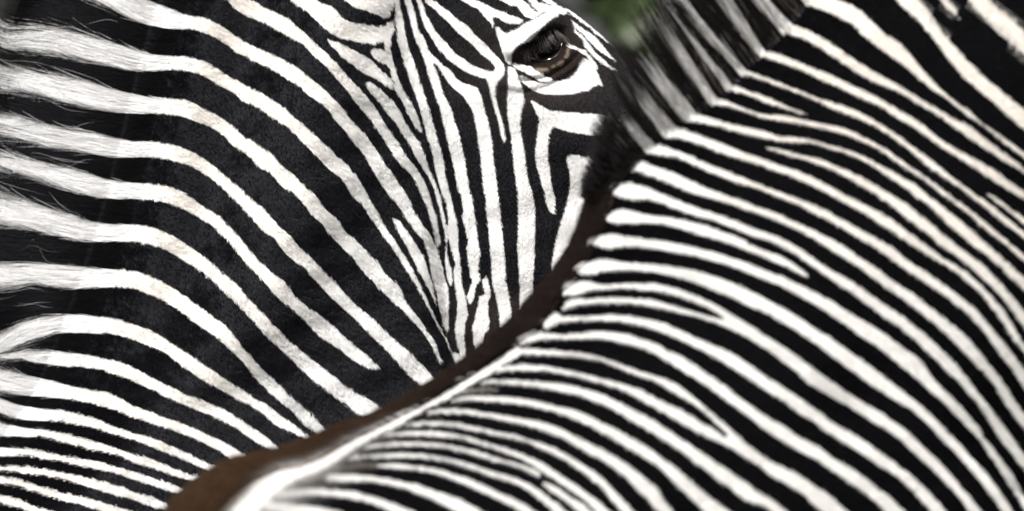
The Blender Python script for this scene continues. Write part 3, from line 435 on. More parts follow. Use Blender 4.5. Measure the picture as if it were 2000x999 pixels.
def tube(builder, path, rad, period=0.07, seg=40, sub=50, ecc=None):
    """closed tapering limb along a smoothed path; rad = (side to side, fore and aft) per point"""
    P = np.array(path, float); R = np.array(rad, float)
    if R.ndim == 1: R = np.stack([R, R], 1)
    n = (len(P) - 1) * sub + 1
    t = np.linspace(0, len(P) - 1, n)
    def spl(A):
        Q = np.vstack([2 * A[0] - A[1], A, 2 * A[-1] - A[-2]])
        i = np.minimum(t.astype(int), len(A) - 2); f = (t - i)[:, None]
        p0, p1, p2, p3 = Q[i], Q[i + 1], Q[i + 2], Q[i + 3]
        return 0.5 * (2 * p1 + (p2 - p0) * f + (2 * p0 - 5 * p1 + 4 * p2 - p3) * f ** 2 + (3 * p1 - 3 * p2 + p3 - p0) * f ** 3)
    C, RR = spl(P), np.maximum(spl(R), 0.004)
    T = np.gradient(C, axis=0); T /= np.linalg.norm(T, axis=1)[:, None]
    side = np.array([0, 1.0, 0])
    A = side - T * (T @ side)[:, None]; A /= np.linalg.norm(A, axis=1)[:, None]
    B = np.cross(T, A)
    th = np.linspace(0, 2 * np.pi, seg, endpoint=False)
    V = C[:, None] + A[:, None] * (np.cos(th)[None, :, None] * RR[:, None, :1]) + B[:, None] * (np.sin(th)[None, :, None] * RR[:, None, 1:])
    V = np.concatenate([np.repeat(C[:1, None], seg, 1), V, np.repeat(C[-1:, None], seg, 1)], 0)
    s = np.concatenate([[0], np.cumsum(np.linalg.norm(np.diff(C, axis=0), axis=1))])
    s = np.concatenate([s[:1], s, s[-1:]])
    w = bars(s[:, None] + 0.015 * np.sin(3 * th)[None], period)
    col = BLACK + (np.array([0.78, 0.74, 0.69]) - BLACK) * w[..., None]
    builder.add(V, grid_quads(V.shape[0], seg, True), col)

def make_hair(name, P, rad, col, mat, parent):
    """P (n,k,3) strand points, rad (n,k), col (n,3) -> one hair object"""
    n, k = P.shape[:2]
    hc = bpy.data.hair_curves.new(name)
    hc.add_curves([k] * n)
    hc.attributes["position"].data.foreach_set("vector", P.astype(np.float32).ravel())
    ra = hc.attributes.get("radius") or hc.attributes.new("radius", 'FLOAT', 'POINT')
    ra.data.foreach_set("value", np.broadcast_to(rad, (n, k)).astype(np.float32).ravel())
    ca = hc.attributes.new("hair_colour", 'FLOAT_COLOR', 'POINT' if col.ndim == 3 else 'CURVE')
    ca.data.foreach_set("color", np.concatenate([col, np.ones(col.shape[:-1] + (1,))], -1).astype(np.float32).ravel())
    hc.materials.append(mat)
    o = bpy.data.objects.new(name, hc); scene.collection.objects.link(o); o.parent = parent
    o["kind"] = "stuff"
    return o

def thing(name, label, category, loc, group=None):
    o = bpy.data.objects.new(name, None); scene.collection.objects.link(o)
    o.location = loc; o["label"] = label; o["category"] = category
    if group: o["group"] = group
    return o

# ------------------------------------------------------------------ rear zebra: neck and head as one surface


FACE_V = np.array([-420, -350, -250, -100, 0, 6, 13, 27, 40, 53, 66, 86, 120, 200, 330, 450, 560, 660, 740, 800, 860, 930, 1100, 1300.])
FACE_X = np.array([760, 830, 880, 985, 1078, 1086, 1096, 1120, 1137, 1153, 1168, 1190, 1228, 1320, 1450, 1545, 1585, 1540, 1400, 1180, 1010, 960, 1000, 1060.])
CREASE_V = np.array([-420, -100, 0, 100, 200, 300, 400, 500, 600, 650, 700, 800, 1300.])
CREASE_X = np.array([740, 760, 774, 798, 815, 838, 856, 866, 874, 880, 893, 915, 950.])
REAR_MID = 7.13

def gauss(x, w):
    return np.exp(-(x / w) ** 2)

def seg_dist(u, v, a, b):
    ax, ay = a; bx, by = b
    L2 = (bx - ax) ** 2 + (by - ay) ** 2
    t = np.clip(((u - ax) * (bx - ax) + (v - ay) * (by - ay)) / L2, 0, 1)
    return np.hypot(u - ax - t * (bx - ax), v - ay - t * (by - ay))

def rear_thickness(u, v):
    xl, xr, xk = np.interp(v, CREST_V, CREST_X), np.interp(v, FACE_V, FACE_X), np.interp(v, CREASE_V, CREASE_X)
    dl, dr = np.maximum(u - xl, 0), np.maximum(xr - u, 0)
    Ll = 330.0
    Lr = np.interp(v, [-420, 0, 100, 300, 700, 1300], [200, 120, 130, 260, 300, 400])
    rl = np.sin(np.pi / 2 * np.minimum(dl / Ll, 1)); rr = np.sqrt(np.maximum(1 - (1 - np.minimum(dr / Lr, 1)) ** 2, 0))
    T = np.interp(v, [-420, -300, -100, 200, 500, 800, 1000, 1300], [0.03, 0.07, 0.105, 0.135, 0.15, 0.17, 0.20, 0.22])
    h = T.copy() if hasattr(T, 'copy') else T
    up = 1 - sstep(560, 800, v)
    # crest pad, the hollow below it, the neck muscle
    h = h + up * (0.026 * gauss(dl - 95, 60) - 0.025 * gauss(dl - 220, 70) + 0.024 * gauss(dl - 395, 110))
    # neck rolls over towards the throat
    h = h - 0.012 * sstep(-330, -20, u - xk) * (1 - sstep(0, 60, u - xk)) * sstep(0, 400, v)
    # fold behind the jaw, the cheek standing in front of it
    deep = np.interp(v, [-420, 0, 300, 600, 1300], [0.004, 0.008, 0.014, 0.026, 0.028])
    h = h - deep * gauss(u - xk, 30)
    h = h + 0.016 * gauss(u - xk - 150, 120) * gauss(v - 420, 260)
    # furrow at the base of the neck, shoulder rising below
    fu = np.interp(v, [500, 560, 640, 720, 800, 900], [395, 420, 462, 505, 560, 640])
    h = h - 0.009 * gauss(u - fu, 38) * sstep(520, 640, v)
    h = h + 0.007 * gauss(u - fu - 70, 60) * sstep(560, 680, v) * (1 - sstep(820, 960, v))
    # jaw muscle ridges, cheek bone below the eye
    h = h + 0.010 * gauss(seg_dist(u, v, (985, 150), (1180, 330)), 60)
    h = h - 0.006 * gauss(seg_dist(u, v, (930, 120), (960, 420)), 45)
    # eye: brow, socket, lids
    h = h + 0.016 * gauss(seg_dist(u, v, (1000, 98), (1092, 26)), 17) + 0.006 * gauss(seg_dist(u, v, (960, 60), (1070, 10)), 30)
    ca, sa = math.cos(math.radians(-34)), math.sin(math.radians(-34))
    x, y = u - 1068, v - 90
    ex, ey = (x * ca + y * sa) / 62.0, (-x * sa + y * ca) / 34.0
    r = np.hypot(ex, ey)
    h = h - 0.016 * (1 - sstep(0.45, 1.05, r))
    h = h + 0.006 * gauss(r - 1.25, 0.20) * sstep(-0.1, 0.7, ey)
    h = h + 0.003 * gauss(r - 1.75, 0.18) * sstep(0.1, 0.7, ey)
    # small unevenness of the skin
    h = h + 0.0022 * np.sin(u / 47.0 + 1.3 * np.sin(v / 61.0)) * np.sin(v / 53.0 + 0.7) + 0.0012 * np.sin(u / 19.0 + v / 27.0) * np.sin(v / 23.0 - u / 41.0)
    ridge = 0.026 * (1 - sstep(880, 1000, v)) * sstep(-330, -200, v) * np.minimum(rr * 1.5, 1)   # the neck thins into the root of the mane
    return np.sqrt((h * rl * rr) ** 2 + ridge ** 2)

rear_cmap, front_cmap = colour_maps()

def rear_grid():
    v = np.concatenate([np.arange(-420, -60, 12.0), np.arange(-60, 1080, 3.2), np.arange(1080, 1301, 14.0)])
    c = np.linspace(0, 1, 470)
    xl, xr = np.interp(v, CREST_V, CREST_X)[:, None], np.interp(v, FACE_V, FACE_X)[:, None]
    g = c - 0.11 * np.sin(2 * np.pi * c) / np.pi * 1.35        # closer columns along the crest and the face line
    u = xl + (xr - xl) * g[None]; u[:, 1] = u[:, 0] + 0.4
    V = np.repeat(v[:, None], len(c), 1)
    h = np.maximum(rear_thickness(u, V) - 0.0026 * (1 - sstep(3, 14, u - xl)), 0); h[:, 0] = 0; h[:, -1] = 0
    return u, V, REAR_MID - h

zebra_rear = thing("zebra", "zebra standing behind, its pale upright mane, striped neck and lowered face with dark eye showing", "zebra", (-0.55, 7.13, 0.0), "two zebras standing close together")
zebra_front = thing("zebra", "zebra standing in front with brown dorsal stripe, blurred dark mane and narrow flank stripes", "zebra", (-0.05, 6.4, 0.0), "two zebras standing close together")

from mathutils import Matrix
REAR_INV = Matrix.Translation(-zebra_rear.location); FRONT_INV = Matrix.Translation(-zebra_front.location)

ru, rv, rD = rear_grid()
rP = world_of(ru, rv, rD)
rear = Builder()
nr, nc = ru.shape
back_cols = np.unique(np.linspace(0, nc - 1, 40).astype(int))
bu, bv = ru[:, back_cols], rv[:, back_cols]
bP = world_of(bu, bv, REAR_MID + (REAR_MID - rD[:, back_cols]))
# near side
rear.add(rP, grid_quads(nr, nc), sample(rear_cmap, ru, rv))
# far side mirrors the near side's markings; it meets the near side along the crest and the face line
rear.add(bP, grid_quads(nr, len(back_cols))[:, ::-1], sample(rear_cmap, bu, bv))
# rump, trunk and legs lie outside the picture
tube(rear, [(-0.28, 7.13, 0.86), (-0.55, 7.14, 0.86), (-0.95, 7.16, 0.85), (-1.35, 7.18, 0.88), (-1.62, 7.2, 0.88)], [(0.17, 0.22), (0.21, 0.27), (0.24, 0.28), (0.22, 0.26), (0.10, 0.12)], 0.06)
for x, y in ((-0.42, 7.03), (-0.46, 7.24)):
    tube(rear, [(x, y, 0.86), (x + 0.02, y, 0.66), (x + 0.01, y, 0.42), (x, y, 0.39), (x, y, 0.13), (x + 0.03, y, 0.07), (x + 0.04, y, 0.0)], [0.11, 0.085, 0.05, 0.047, 0.034, 0.038, 0.052], 0.05, 20, 20)
for x, y in ((-1.45, 7.06), (-1.49, 7.29)):
    tube(rear, [(x, y, 0.86), (x + 0.04, y, 0.66), (x - 0.06, y, 0.46), (x - 0.09, y, 0.40), (x - 0.05, y, 0.14), (x - 0.02, y, 0.07), (x - 0.01, y, 0.0)], [0.15, 0.11, 0.058, 0.05, 0.034, 0.038, 0.052], 0.05, 20, 20)
# ears, above the picture
for y in (7.06, 7.2):
    tube(rear, [(-0.13, y, 1.86), (-0.15, y, 1.93), (-0.17, y, 2.0), (-0.18, y, 2.05)], [(0.03, 0.03), (0.045, 0.03), (0.04, 0.025), (0.008, 0.008)], 0.05, 16, 8)
rear.build("body", MAT_SKIN, zebra_rear).matrix_parent_inverse = REAR_INV

# ------------------------------------------------------------------ front zebra: neck, withers and back swept along its top line
TOP = smooth_open(np.array([(-1500, 1420), (-1440, 1290), (-1250, 1215), (-900, 1190), (-450, 1190), (-60, 1190), (160, 1115), (270, 1045), (328, 998), (352, 968), (400, 932), (440, 909), (480, 895), (540, 883), (600, 863),
    (660, 837), (720, 816), (760, 797), (850, 745), (900, 711), (940, 680), (980, 646), (1016, 612), (1042, 580), (1075, 542), (1100, 507), (1120, 472), (1137, 430), (1152, 388),
    (1180, 345), (1222, 300), (1268, 258), (1312, 224), (1356, 196), (1400, 158), (1450, 104), (1505, 50), (1552, -8), (1610, -80), (1700, -190), (1800, -330), (1900, -480)], float), 10)
seglen = np.hypot(*np.diff(TOP, axis=0).T)
arc = np.concatenate([[0], np.cumsum(seglen)])
A_IN = arc[np.argmin(np.abs(TOP[:, 0] - 328) + np.abs(TOP[:, 1] - 998))]
A_OUT = arc[np.argmin(np.abs(TOP[:, 0] - 1552) + np.abs(TOP[:, 1] + 8))]
s_rows = np.concatenate([np.linspace(0, A_IN - 120, 60, endpoint=False), np.arange(A_IN - 120, A_OUT + 120, 3.4), np.linspace(A_OUT + 120, arc[-1], 30)])
tu, tv = np.interp(s_rows, arc, TOP[:, 0]), np.interp(s_rows, arc, TOP[:, 1])
ang = np.unwrap(np.arctan2(np.interp(s_rows + 60, arc, TOP[:, 1]) - np.interp(s_rows - 60, arc, TOP[:, 1]), np.interp(s_rows + 60, arc, TOP[:, 0]) - np.interp(s_rows - 60, arc, TOP[:, 0])))
# inward direction, smoothed so that neighbouring sections never cross
na = ang + np.pi / 2
na = np.interp(s_rows, s_rows[::12], na[::12])
kern = np.hanning(181); kern /= kern.sum()
na_u = np.interp(np.arange(s_rows[0], s_rows[-1], 3.4), s_rows, na)
na_s = np.convolve(np.pad(na_u, 90, mode='edge'), kern, mode='valid')
na = np.interp(s_rows, np.arange(s_rows[0], s_rows[-1], 3.4), na_s[:len(na_u)])
nx, ny = np.cos(na), np.sin(na)
f_half = np.interp(s_rows, [0, 90, 500, 1400, A_IN, A_IN + 900, A_OUT, arc[-1]], [60, 330, 480, 560, 640, 760, 640, 420])
f_wide = np.interp(s_rows, [0, 60, 300, 1400, A_IN, A_IN + 900, A_OUT, arc[-1]], [0.02, 0.12, 0.22, 0.24, 0.215, 0.185, 0.125, 0.10])
f_mid = np.interp(s_rows, [0, A_IN, A_IN + 500, A_IN + 1000, A_OUT, arc[-1]], [6.14, 6.27, 6.43, 6.52, 6.56, 6.60])

def front_section(dn):
    """dn: 0 at the top line, 2 at the belly -> half width share; steep at the dorsal edge, flatter below"""
    q = np.clip(1 - (1 - dn) ** 2, 0, None)
    return q ** 0.56

def front_relief(u, v):
    return (0.012 * gauss(seg_dist(u, v, (1380, 300), (1600, 700)), 90) - 0.010 * gauss(seg_dist(u, v, (1700, 150), (2050, 480)), 70)
            + 0.008 * gauss(seg_dist(u, v, (1900, 450), (2050, 900)), 110) - 0.008 * gauss(seg_dist(u, v, (980, 800), (1350, 1050)), 60)
            + 0.0018 * np.sin(u / 53.0 + 1.1 * np.sin(v / 71.0)) * np.sin(v / 59.0))

cpar = np.concatenate([[0.0], np.linspace(0, 1, 59, endpoint=False) ** 1.6 * 0.16 + 0.0006, np.linspace(0.16, 1.62, 330, endpoint=False), np.linspace(1.62, 2.0, 14)])
fu = tu[:, None] + nx[:, None] * cpar[None] * f_half[:, None]
fv = tv[:, None] + ny[:, None] * cpar[None] * f_half[:, None]
A_W = arc[np.argmin(np.hypot(TOP[:, 0] - 1150, TOP[:, 1] - 390))]
def front_h(dn, s, wide):
    m = sstep(A_W + 40, A_W + 220, s)                         # along the mane the neck thins into its root
    sec = (1 - m) * front_section(dn) + m * np.clip(1 - (1 - dn) ** 2, 0, None) ** 0.8
    return np.sqrt((wide * sec) ** 2 + (0.019 * m * np.clip((2 - dn) * 2, 0, 1)) ** 2)
fh = front_h(cpar[None], s_rows[:, None], f_wide[:, None])
fh = fh + front_relief(fu, fv) * np.minimum(front_section(cpar)[None] * 1.5, 1)
fh = np.maximum(fh - 0.0026 * (1 - sstep(0.006, 0.024, cpar))[None] * sstep(A_W + 60, A_W + 220, s_rows)[:, None], 0); fh[:, 0] = 0
fP = world_of(fu, fv, f_mid[:, None] - np.maximum(fh, 0))
front = Builder()
def front_colours(u, v, cp):
    c = sample(front_cmap, u, v, front=True).copy()
    d = cp[None] * f_half[:, None]; s_ = s_rows[:, None] + 0 * d
    off = (s_ < A_IN - 40) | (v > 1012) & (u < 420)
    w = bars(s_ - 0.55 * d + 20 * np.sin(d / 160), 64.0)[..., None]
    p = np.where(w > 0.5, WHITE_COOL, BLACK)
    p = np.where((d < 62)[..., None], np.array([0.80, 0.79, 0.77]), p)
    p = np.where((d < 45)[..., None], np.array([0.055, 0.031, 0.017]), p)
    return np.where(off[..., None], p, c)
front.add(fP, grid_quads(*fu.shape)[:, ::-1], front_colours(fu, fv, cpar))
bc = np.unique(np.concatenate([np.arange(0, 60, 6), np.linspace(60, len(cpar) - 1, 36).astype(int)]))
front.add(world_of(fu[:, bc], fv[:, bc], f_mid[:, None] + np.maximum(fh[:, bc], 0)), grid_quads(len(s_rows), len(bc)), front_colours(fu[:, bc], fv[:, bc], cpar[bc]))
# chest, head and legs lie outside the picture
tube(front, [(0.46, 6.6, 1.78), (0.60, 6.6, 1.82), (0.74, 6.6, 1.68), (0.88, 6.6, 1.46), (0.96, 6.6, 1.34)], [(0.07, 0.10), (0.095, 0.13), (0.085, 0.11), (0.06, 0.07), (0.03, 0.035)], 0.05)
for x, y in ((0.42, 6.38), (0.46, 6.62)):
    tube(front, [(x, y, 0.95), (x + 0.02, y, 0.72), (x + 0.01, y, 0.46), (x, y, 0.42), (x, y, 0.14), (x + 0.03, y, 0.08), (x + 0.04, y, 0.0)], [0.16, 0.10, 0.055, 0.05, 0.036, 0.04, 0.055], 0.05, 20, 20)
for x, y in ((-1.0, 6.2), (-1.03, 6.46)):
    tube(front, [(x, y, 0.80), (x + 0.04, y, 0.62), (x - 0.06, y, 0.48), (x - 0.09, y, 0.42), (x - 0.05, y, 0.14), (x - 0.02, y, 0.08), (x - 0.01, y, 0.0)], [0.17, 0.13, 0.065, 0.052, 0.036, 0.04, 0.055], 0.05, 20, 20)
front.build("body", MAT_SKIN, zebra_front).matrix_parent_inverse = FRONT_INV
# ------------------------------------------------------------------ coat hair
def grid_normals(P, flip):
    du = np.gradient(P, axis=1); dv = np.gradient(P, axis=0)
    n = np.cross(du, dv)
    n /= np.linalg.norm(n, axis=-1, keepdims=True) + 1e-12
    return -n if flip else n

def scatter(P, N, u, v, count, keep):
    a = P[:-1, :-1]; b = P[:-1, 1:]; c = P[1:, 1:]; d = P[1:, :-1]
    area = 0.5 * np.linalg.norm(np.cross(c - a, d - b), axis=-1)
    cu = 0.25 * (u[:-1, :-1] + u[:-1, 1:] + u[1:, 1:] + u[1:, :-1]); cv = 0.25 * (v[:-1, :-1] + v[:-1, 1:] + v[1:, 1:] + v[1:, :-1])
    area[:, :1] = 0
    w = (area * keep(cu, cv)).ravel()
    cdf = np.cumsum(w); cdf /= cdf[-1]
    idx = np.searchsorted(cdf, rng.random(count))
    r, q = np.unravel_index(idx, area.shape)
    s, t = rng.random(count), rng.random(count)
    def bil(A):
        s_ = s if A.ndim == 2 else s[:, None]; t_ = t if A.ndim == 2 else t[:, None]
        return (A[r, q] * (1 - s_) + A[r, q + 1] * s_) * (1 - t_) + (A[r + 1, q] * (1 - s_) + A[r + 1, q + 1] * s_) * t_
    n = bil(N); n /= np.linalg.norm(n, axis=1)[:, None]
    return bil(P), n, bil(u), bil(v)

NOI = [value_noise((600, 1100), c, 20 + i) for i, c in enumerate((2.0, 2.5, 6.0, 7.0))]
def nz(i, u, v, scale=2.2):
    return NOI[i][np.clip((v + 80) / scale, 0, 599).astype(int), np.clip((u + 80) / scale, 0, 1099).astype(int)] - 0.5

def lay(roots, n, dirx, dirz, length, lift, rad):
    """three-point strands lying over the skin"""
    t = np.stack([dirx, np.zeros_like(dirx), dirz], 1)
    t -= n * (t * n).sum(1)[:, None]
    t /= np.linalg.norm(t, axis=1)[:, None] + 1e-9
    L = length[:, None]
    sl, cl = np.sin(lift)[:, None], np.cos(lift)[:, None]
    p1 = roots + (t * cl + n * sl) * L * 0.5
    p2 = p1 + (t * np.cos(lift * 0.35)[:, None] + n * np.sin(lift * 0.35)[:, None]) * L * 0.5
    P = np.stack([roots - n * 0.0006, p1, p2], 1)
    R = np.stack([rad, rad * 0.85, rad * 0.25], 1)
    return P, R

# where the front zebra hides the rear one (only a broad margin of hair is grown behind it)
def hidden_by_front(u, v):
    lim = np.interp(v, [-60, 300, 470, 580, 650, 740, 830, 900, 1000, 1060], [1300, 1300, 1240, 1170, 1100, 980, 800, 620, 470, 420])
    return u > lim

def strand_colour(cmap, u, v, jit, var, wob=0.0):
    c = sample(cmap, u + wob * (6.0 * nz(0, u, v) + 4.0 * nz(2, u, v)), v + wob * (6.0 * nz(1, u, v) + 4.0 * nz(3, u, v)), jit, cmap is front_cmap).astype(float)
    lum = c.mean(1)
    k = rng.normal(1.0, var, len(c))
    glint = (lum < 0.05) & (rng.random(len(c)) < 0.05)
    c = c * np.clip(k, 0.45, 1.35)[:, None]
    c[glint] = c[glint] * 2.2 + 0.006  # a few dark strands lightened: sheen highlights put into the hair colour
    return np.clip(c, 0.001, 0.86)

HAIR_N_REAR, HAIR_N_FRONT = 620000, 350000
rN = grid_normals(rP, False)
if rN[nr // 2, nc // 3, 1] > 0: rN = -rN
roots, n, u, v = scatter(rP, rN, ru, rv, HAIR_N_REAR, lambda a, b: ((a > -230) & (a < 1360) & (b > -140) & (b < 1120) & ~hidden_by_front(a, b) & (a > np.interp(b, CREST_V, CREST_X) + 17)).astype(float))
xk = np.interp(v, CREASE_V, CREASE_X)
head = sstep(-10, 10, u - xk)
dl = u - np.interp(v, CREST_V, CREST_X)
ang_n = np.radians(33 + 22 * sstep(120, 330, dl) + 8 * sstep(300, 700, dl))           # hair runs back from the crest, then down the neck
ang_h = np.radians(96 - 30 * sstep(950, 1150, u) * (1 - sstep(100, 300, v)))
a = ang_n * (1 - head) + ang_h * head + 0.40 * nz(2, u, v) + 0.45 * nz(0, u, v) + rng.normal(0, 0.13, len(u))
eye_r = np.hypot((u - 1068) / 60, (v - 90) / 40)
length = (0.0048 * (1 - head) + 0.0030 * head) * (0.7 + 0.6 * rng.random(len(u))) * (1 + 0.6 * nz(1, u, v))
length *= np.where(eye_r < 1.2, 0.6, 1.0) * (0.5 + 0.5 * sstep(20, 110, dl))
lift = np.radians(17 * (1 - head) + 14 * head) + 0.18 * nz(3, u, v) + rng.normal(0, 0.07, len(u))
P, R = lay(roots, n, np.cos(a), -np.sin(a), length, lift, 0.00016 * (0.7 + 0.6 * rng.random(len(u))))
inside_eye = eye_r < 0.75
k = ~inside_eye
make_hair("coat", P[k], R[k], strand_colour(rear_cmap, u + np.cos(a) * length * 0.55 / 0.00055, v + np.sin(a) * length * 0.55 / 0.00055, 0.7, 0.10, 0.45 - 0.28 * head)[k], MAT_HAIR, zebra_rear).matrix_parent_inverse = REAR_INV

fN = grid_normals(fP, False)
if fN[len(s_rows) // 2, 150, 1] > 0: fN = -fN
roots, n, u, v = scatter(fP, fN, fu, fv, HAIR_N_FRONT, lambda a, b: ((a > 180) & (a < 2160) & (b > -140) & (b < 1120)).astype(float))
cls = sample(front_map, u, v, front=True); cls = np.where((v > 1008) & (u < 420), 0, cls)
a = np.radians(30 + 14 * sstep(1200, 2000, u)) + 0.35 * nz(2, u, v) + rng.normal(0, 0.2, len(u))
o_ = np.argsort(tu); a = np.where(cls == 3, np.interp(u, tu[o_], ang[o_]) + np.pi + rng.normal(0, 0.2, len(u)), a)
length = 0.0055 * (0.7 + 0.6 * rng.random(len(u)))
length = np.where(cls == 3, length * 1.7, length)
lift = np.radians(15) + 0.12 * nz(3, u, v) + rng.normal(0, 0.07, len(u)) + np.where(cls == 3, 0.35, 0)
P, R = lay(roots, n, np.cos(a), -np.sin(a), length, lift, 0.00020 * (0.7 + 0.6 * rng.random(len(u))))
make_hair("coat", P, R, strand_colour(front_cmap, u + np.cos(a) * length * 0.55 / 0.00050, v + np.sin(a) * length * 0.55 / 0.00050, 1.0, 0.08, 0.15), MAT_FLANK, zebra_front).matrix_parent_inverse = FRONT_INV

# ------------------------------------------------------------------ upright mane of the rear zebra
edges = []
for top, bot in NECK[1:16]:
    for e in (top, bot):
        p = smooth_open(pts(e), 3)
        cr = np.interp(p[:, 1], CREST_V, CREST_X)
        j = np.argmax(p[:, 0] > cr + 75) if (p[:, 0] > cr + 75).any() else len(p) - 1
        q = p[:j + 1][::-1]                         # from the crest outwards
        d = q[-1] - q[-min(4, len(q))] if len(q) > 1 else np.array([-1.0, -0.1])
        d = d / (np.linalg.norm(d) + 1e-9)
        need = 330 - np.hypot(*(q[-1] - q[0]))
        if need > 10:
            q = np.vstack([q, q[-1] + d * need * 0.5 + np.array([0, -2]), q[-1] + d * need + np.array([0, -2])])
        s = np.concatenate([[0], np.cumsum(np.hypot(*np.diff(q, axis=0).T))])
        ss = np.linspace(0, 330, 9)
        edges.append(np.stack([np.interp(ss, s, q[:, 0]), np.interp(ss, s, q[:, 1])], 1))
first = edges[0]
edges = [first + np.array([60, -70]), first + np.array([20, -25])] + edges      # dark hair above the top white tuft
edges = np.array(edges)
gap_white = np.array([False, False] + [i % 2 == 0 for i in range(len(edges) - 2)])[:len(edges) - 1]

# dense inner brush of the mane: a thin slab that fills the strip between the crest and the loose tips
core = Builder()
ks = np.linspace(0, 1, 24)
fine = np.concatenate([np.linspace(i, i + 1, 14, endpoint=False) for i in range(len(edges) - 1)])
gi = fine.astype(int); gf = (fine - gi)[:, None, None]
cpath = edges[gi] * (1 - gf) + edges[gi + 1] * gf
span = np.where(gap_white[gi], 1.0, 1.3) * np.interp(cpath[:, 0, 1], [0, 500, 700, 860, 930], [1, 1, 0.75, 0.4, 0.2]) * (0.70 + 0.12 * np.sin(fine * 2.1) + 0.05 * np.sin(fine * 9.0))
span = np.minimum(span, 0.995)
sa = ks[None] * span[:, None] * 8
i0 = np.minimum(sa.astype(int), 7); fr = (sa - i0)[..., None]; ar = np.arange(len(fine))[:, None]
cq = cpath[ar, i0] * (1 - fr) + cpath[ar, i0 + 1] * fr
ccr = np.interp(cq[..., 1], CREST_V, CREST_X)
half = 0.0238 * (1 - np.clip((ks[None] * span[:, None] * 330 - 85) / 210, 0, 1) ** 1.5) + 0.0005
hid = rear_thickness(np.maximum(cq[..., 0], ccr + 0.5), cq[..., 1]) - 0.0015
half = np.where(cq[..., 0] > ccr + 1, np.minimum(half, np.maximum(hid, 0.0005)), half)
ccol = np.where(gap_white[gi][:, None, None], np.array([0.80, 0.80, 0.80]), np.array([0.002, 0.002, 0.0022])) * np.ones((1, len(ks), 1))
core.add(world_of(cq[..., 0], cq[..., 1], REAR_MID - half), grid_quads(len(fine), len(ks)), ccol)
core.add(world_of(cq[..., 0], cq[..., 1], REAR_MID + half), grid_quads(len(fine), len(ks))[:, ::-1], ccol)
core.build("mane_core", MAT_SKIN, zebra_rear).matrix_parent_inverse = REAR_INV

def mane_strands(count, wild=0.0):
    root_gap = np.linalg.norm(np.diff(edges[:, 1], axis=0), axis=1)
    pr = root_gap / root_gap.sum()
    g = rng.choice(len(root_gap), count, p=pr)
    f = rng.random(count)
    path = edges[g] * (1 - f)[:, None, None] + edges[g + 1] * f[:, None, None]
    k = path.shape[1]
    start = np.where(rng.random(count) < 0.4, 95 * rng.random(count), 230 * rng.random(count))                       # short at the coat, longer along the brush
    full = np.interp(start, [0, 40, 90, 230], [34, 90, 170, 150]) * (0.6 + 0.6 * rng.random(count))
    if wild: full, start = full * 1.4, 115 + start * 0.45
    scale = np.interp(path[:, 0, 1], [0, 500, 700, 860, 930], [1, 1, 0.75, 0.4, 0.2])
    full *= scale; start *= np.maximum(scale, 0.3)
    t = np.linspace(0, 1, k)[None] * full[:, None]
    sarr = np.clip((start[:, None] + t), 0, 329.9) / 330 * (k - 1)
    i0 = np.minimum(sarr.astype(int), k - 2); fr = (sarr - i0)[..., None]
    ar = np.arange(count)[:, None]
    Q = path[ar, i0] * (1 - fr) + path[ar, i0 + 1] * fr
    over = np.maximum(start[:, None] + t - 330, 0)
    Q = Q + over[..., None] * (edges[2, -1] - edges[2, -2]) / 45
    tt = np.linspace(0, 1, k)[None]
    clump = value_noise((60, 60), 1, 55).ravel()[((path[:, 0, 1] + 300) / 4).astype(int) % 3500] - 0.5
    out = sstep(40, 300, start[:, None] + t)              # tips fray, the base stays brushed
    fray = rng.normal(0, 8 + 22 * wild, count) + clump * 18
    Q[..., 1] += fray[:, None] * tt ** 1.6 * (0.25 + out) + (rng.normal(0, 1.2 + 5 * wild, count))[:, None] * np.sin(tt * np.pi * (1 + rng.random(count)[:, None] * 1.6)) * tt
    Q[..., 0] += rng.normal(0, 2 + 16 * wild, count)[:, None] * tt ** 2
    cr = np.interp(Q[..., 1], CREST_V, CREST_X)
    depth = REAR_MID - rear_thickness(np.maximum(Q[..., 0], cr + 0.5), Q[..., 1])
    brush = REAR_MID - 0.0262 * (1 - np.clip((start[:, None] + t - 85) / 210, 0, 1) ** 1.5) - 0.001
    lift_t = 0.0004 + 0.0016 * np.minimum(tt * 4, 1) + 0.0026 * tt * rng.random(count)[:, None]
    D = np.where(Q[..., 0] > cr, np.minimum(depth, brush), brush) - lift_t
    far = rng.random(count) < 0.12
    D = np.where(far[:, None], 2 * REAR_MID - D, D)
    P = world_of(Q[..., 0], Q[..., 1], D)
    r = 0.00016 * (0.7 + 0.6 * rng.random(count))[:, None] * np.array([1, 1, 1, 1, .95, .9, .75, .55, .2])[None]
    return P, r, gap_white[g]

P, R, white = mane_strands(32000)
col = np.where(white[:, None], np.array([0.94, 0.94, 0.94]), np.array([0.0026, 0.0026, 0.0030])) * rng.normal(1, 0.16, (len(P), 1))
brown = (~white) & (rng.random(len(P)) < 0.25)
col[brown] = np.array([0.008, 0.006, 0.005])
make_hair("mane", P, R, np.clip(col, 0.001, 0.95), MAT_MANE, zebra_rear).matrix_parent_inverse = REAR_INV
P, R, white = mane_strands(110, wild=0.7)
P[..., 1] -= 0.008
col = np.where(rng.random(len(P))[:, None] < 0.75, np.array([0.88, 0.88, 0.88]), np.array([0.35, 0.32, 0.3]))
make_hair("stray_mane_hair", P, R * 0.42 * np.array([.1, .5, .9, 1, 1, 1, 1, 1, 1])[None], col, MAT_MANE, zebra_rear).matrix_parent_inverse = REAR_INV

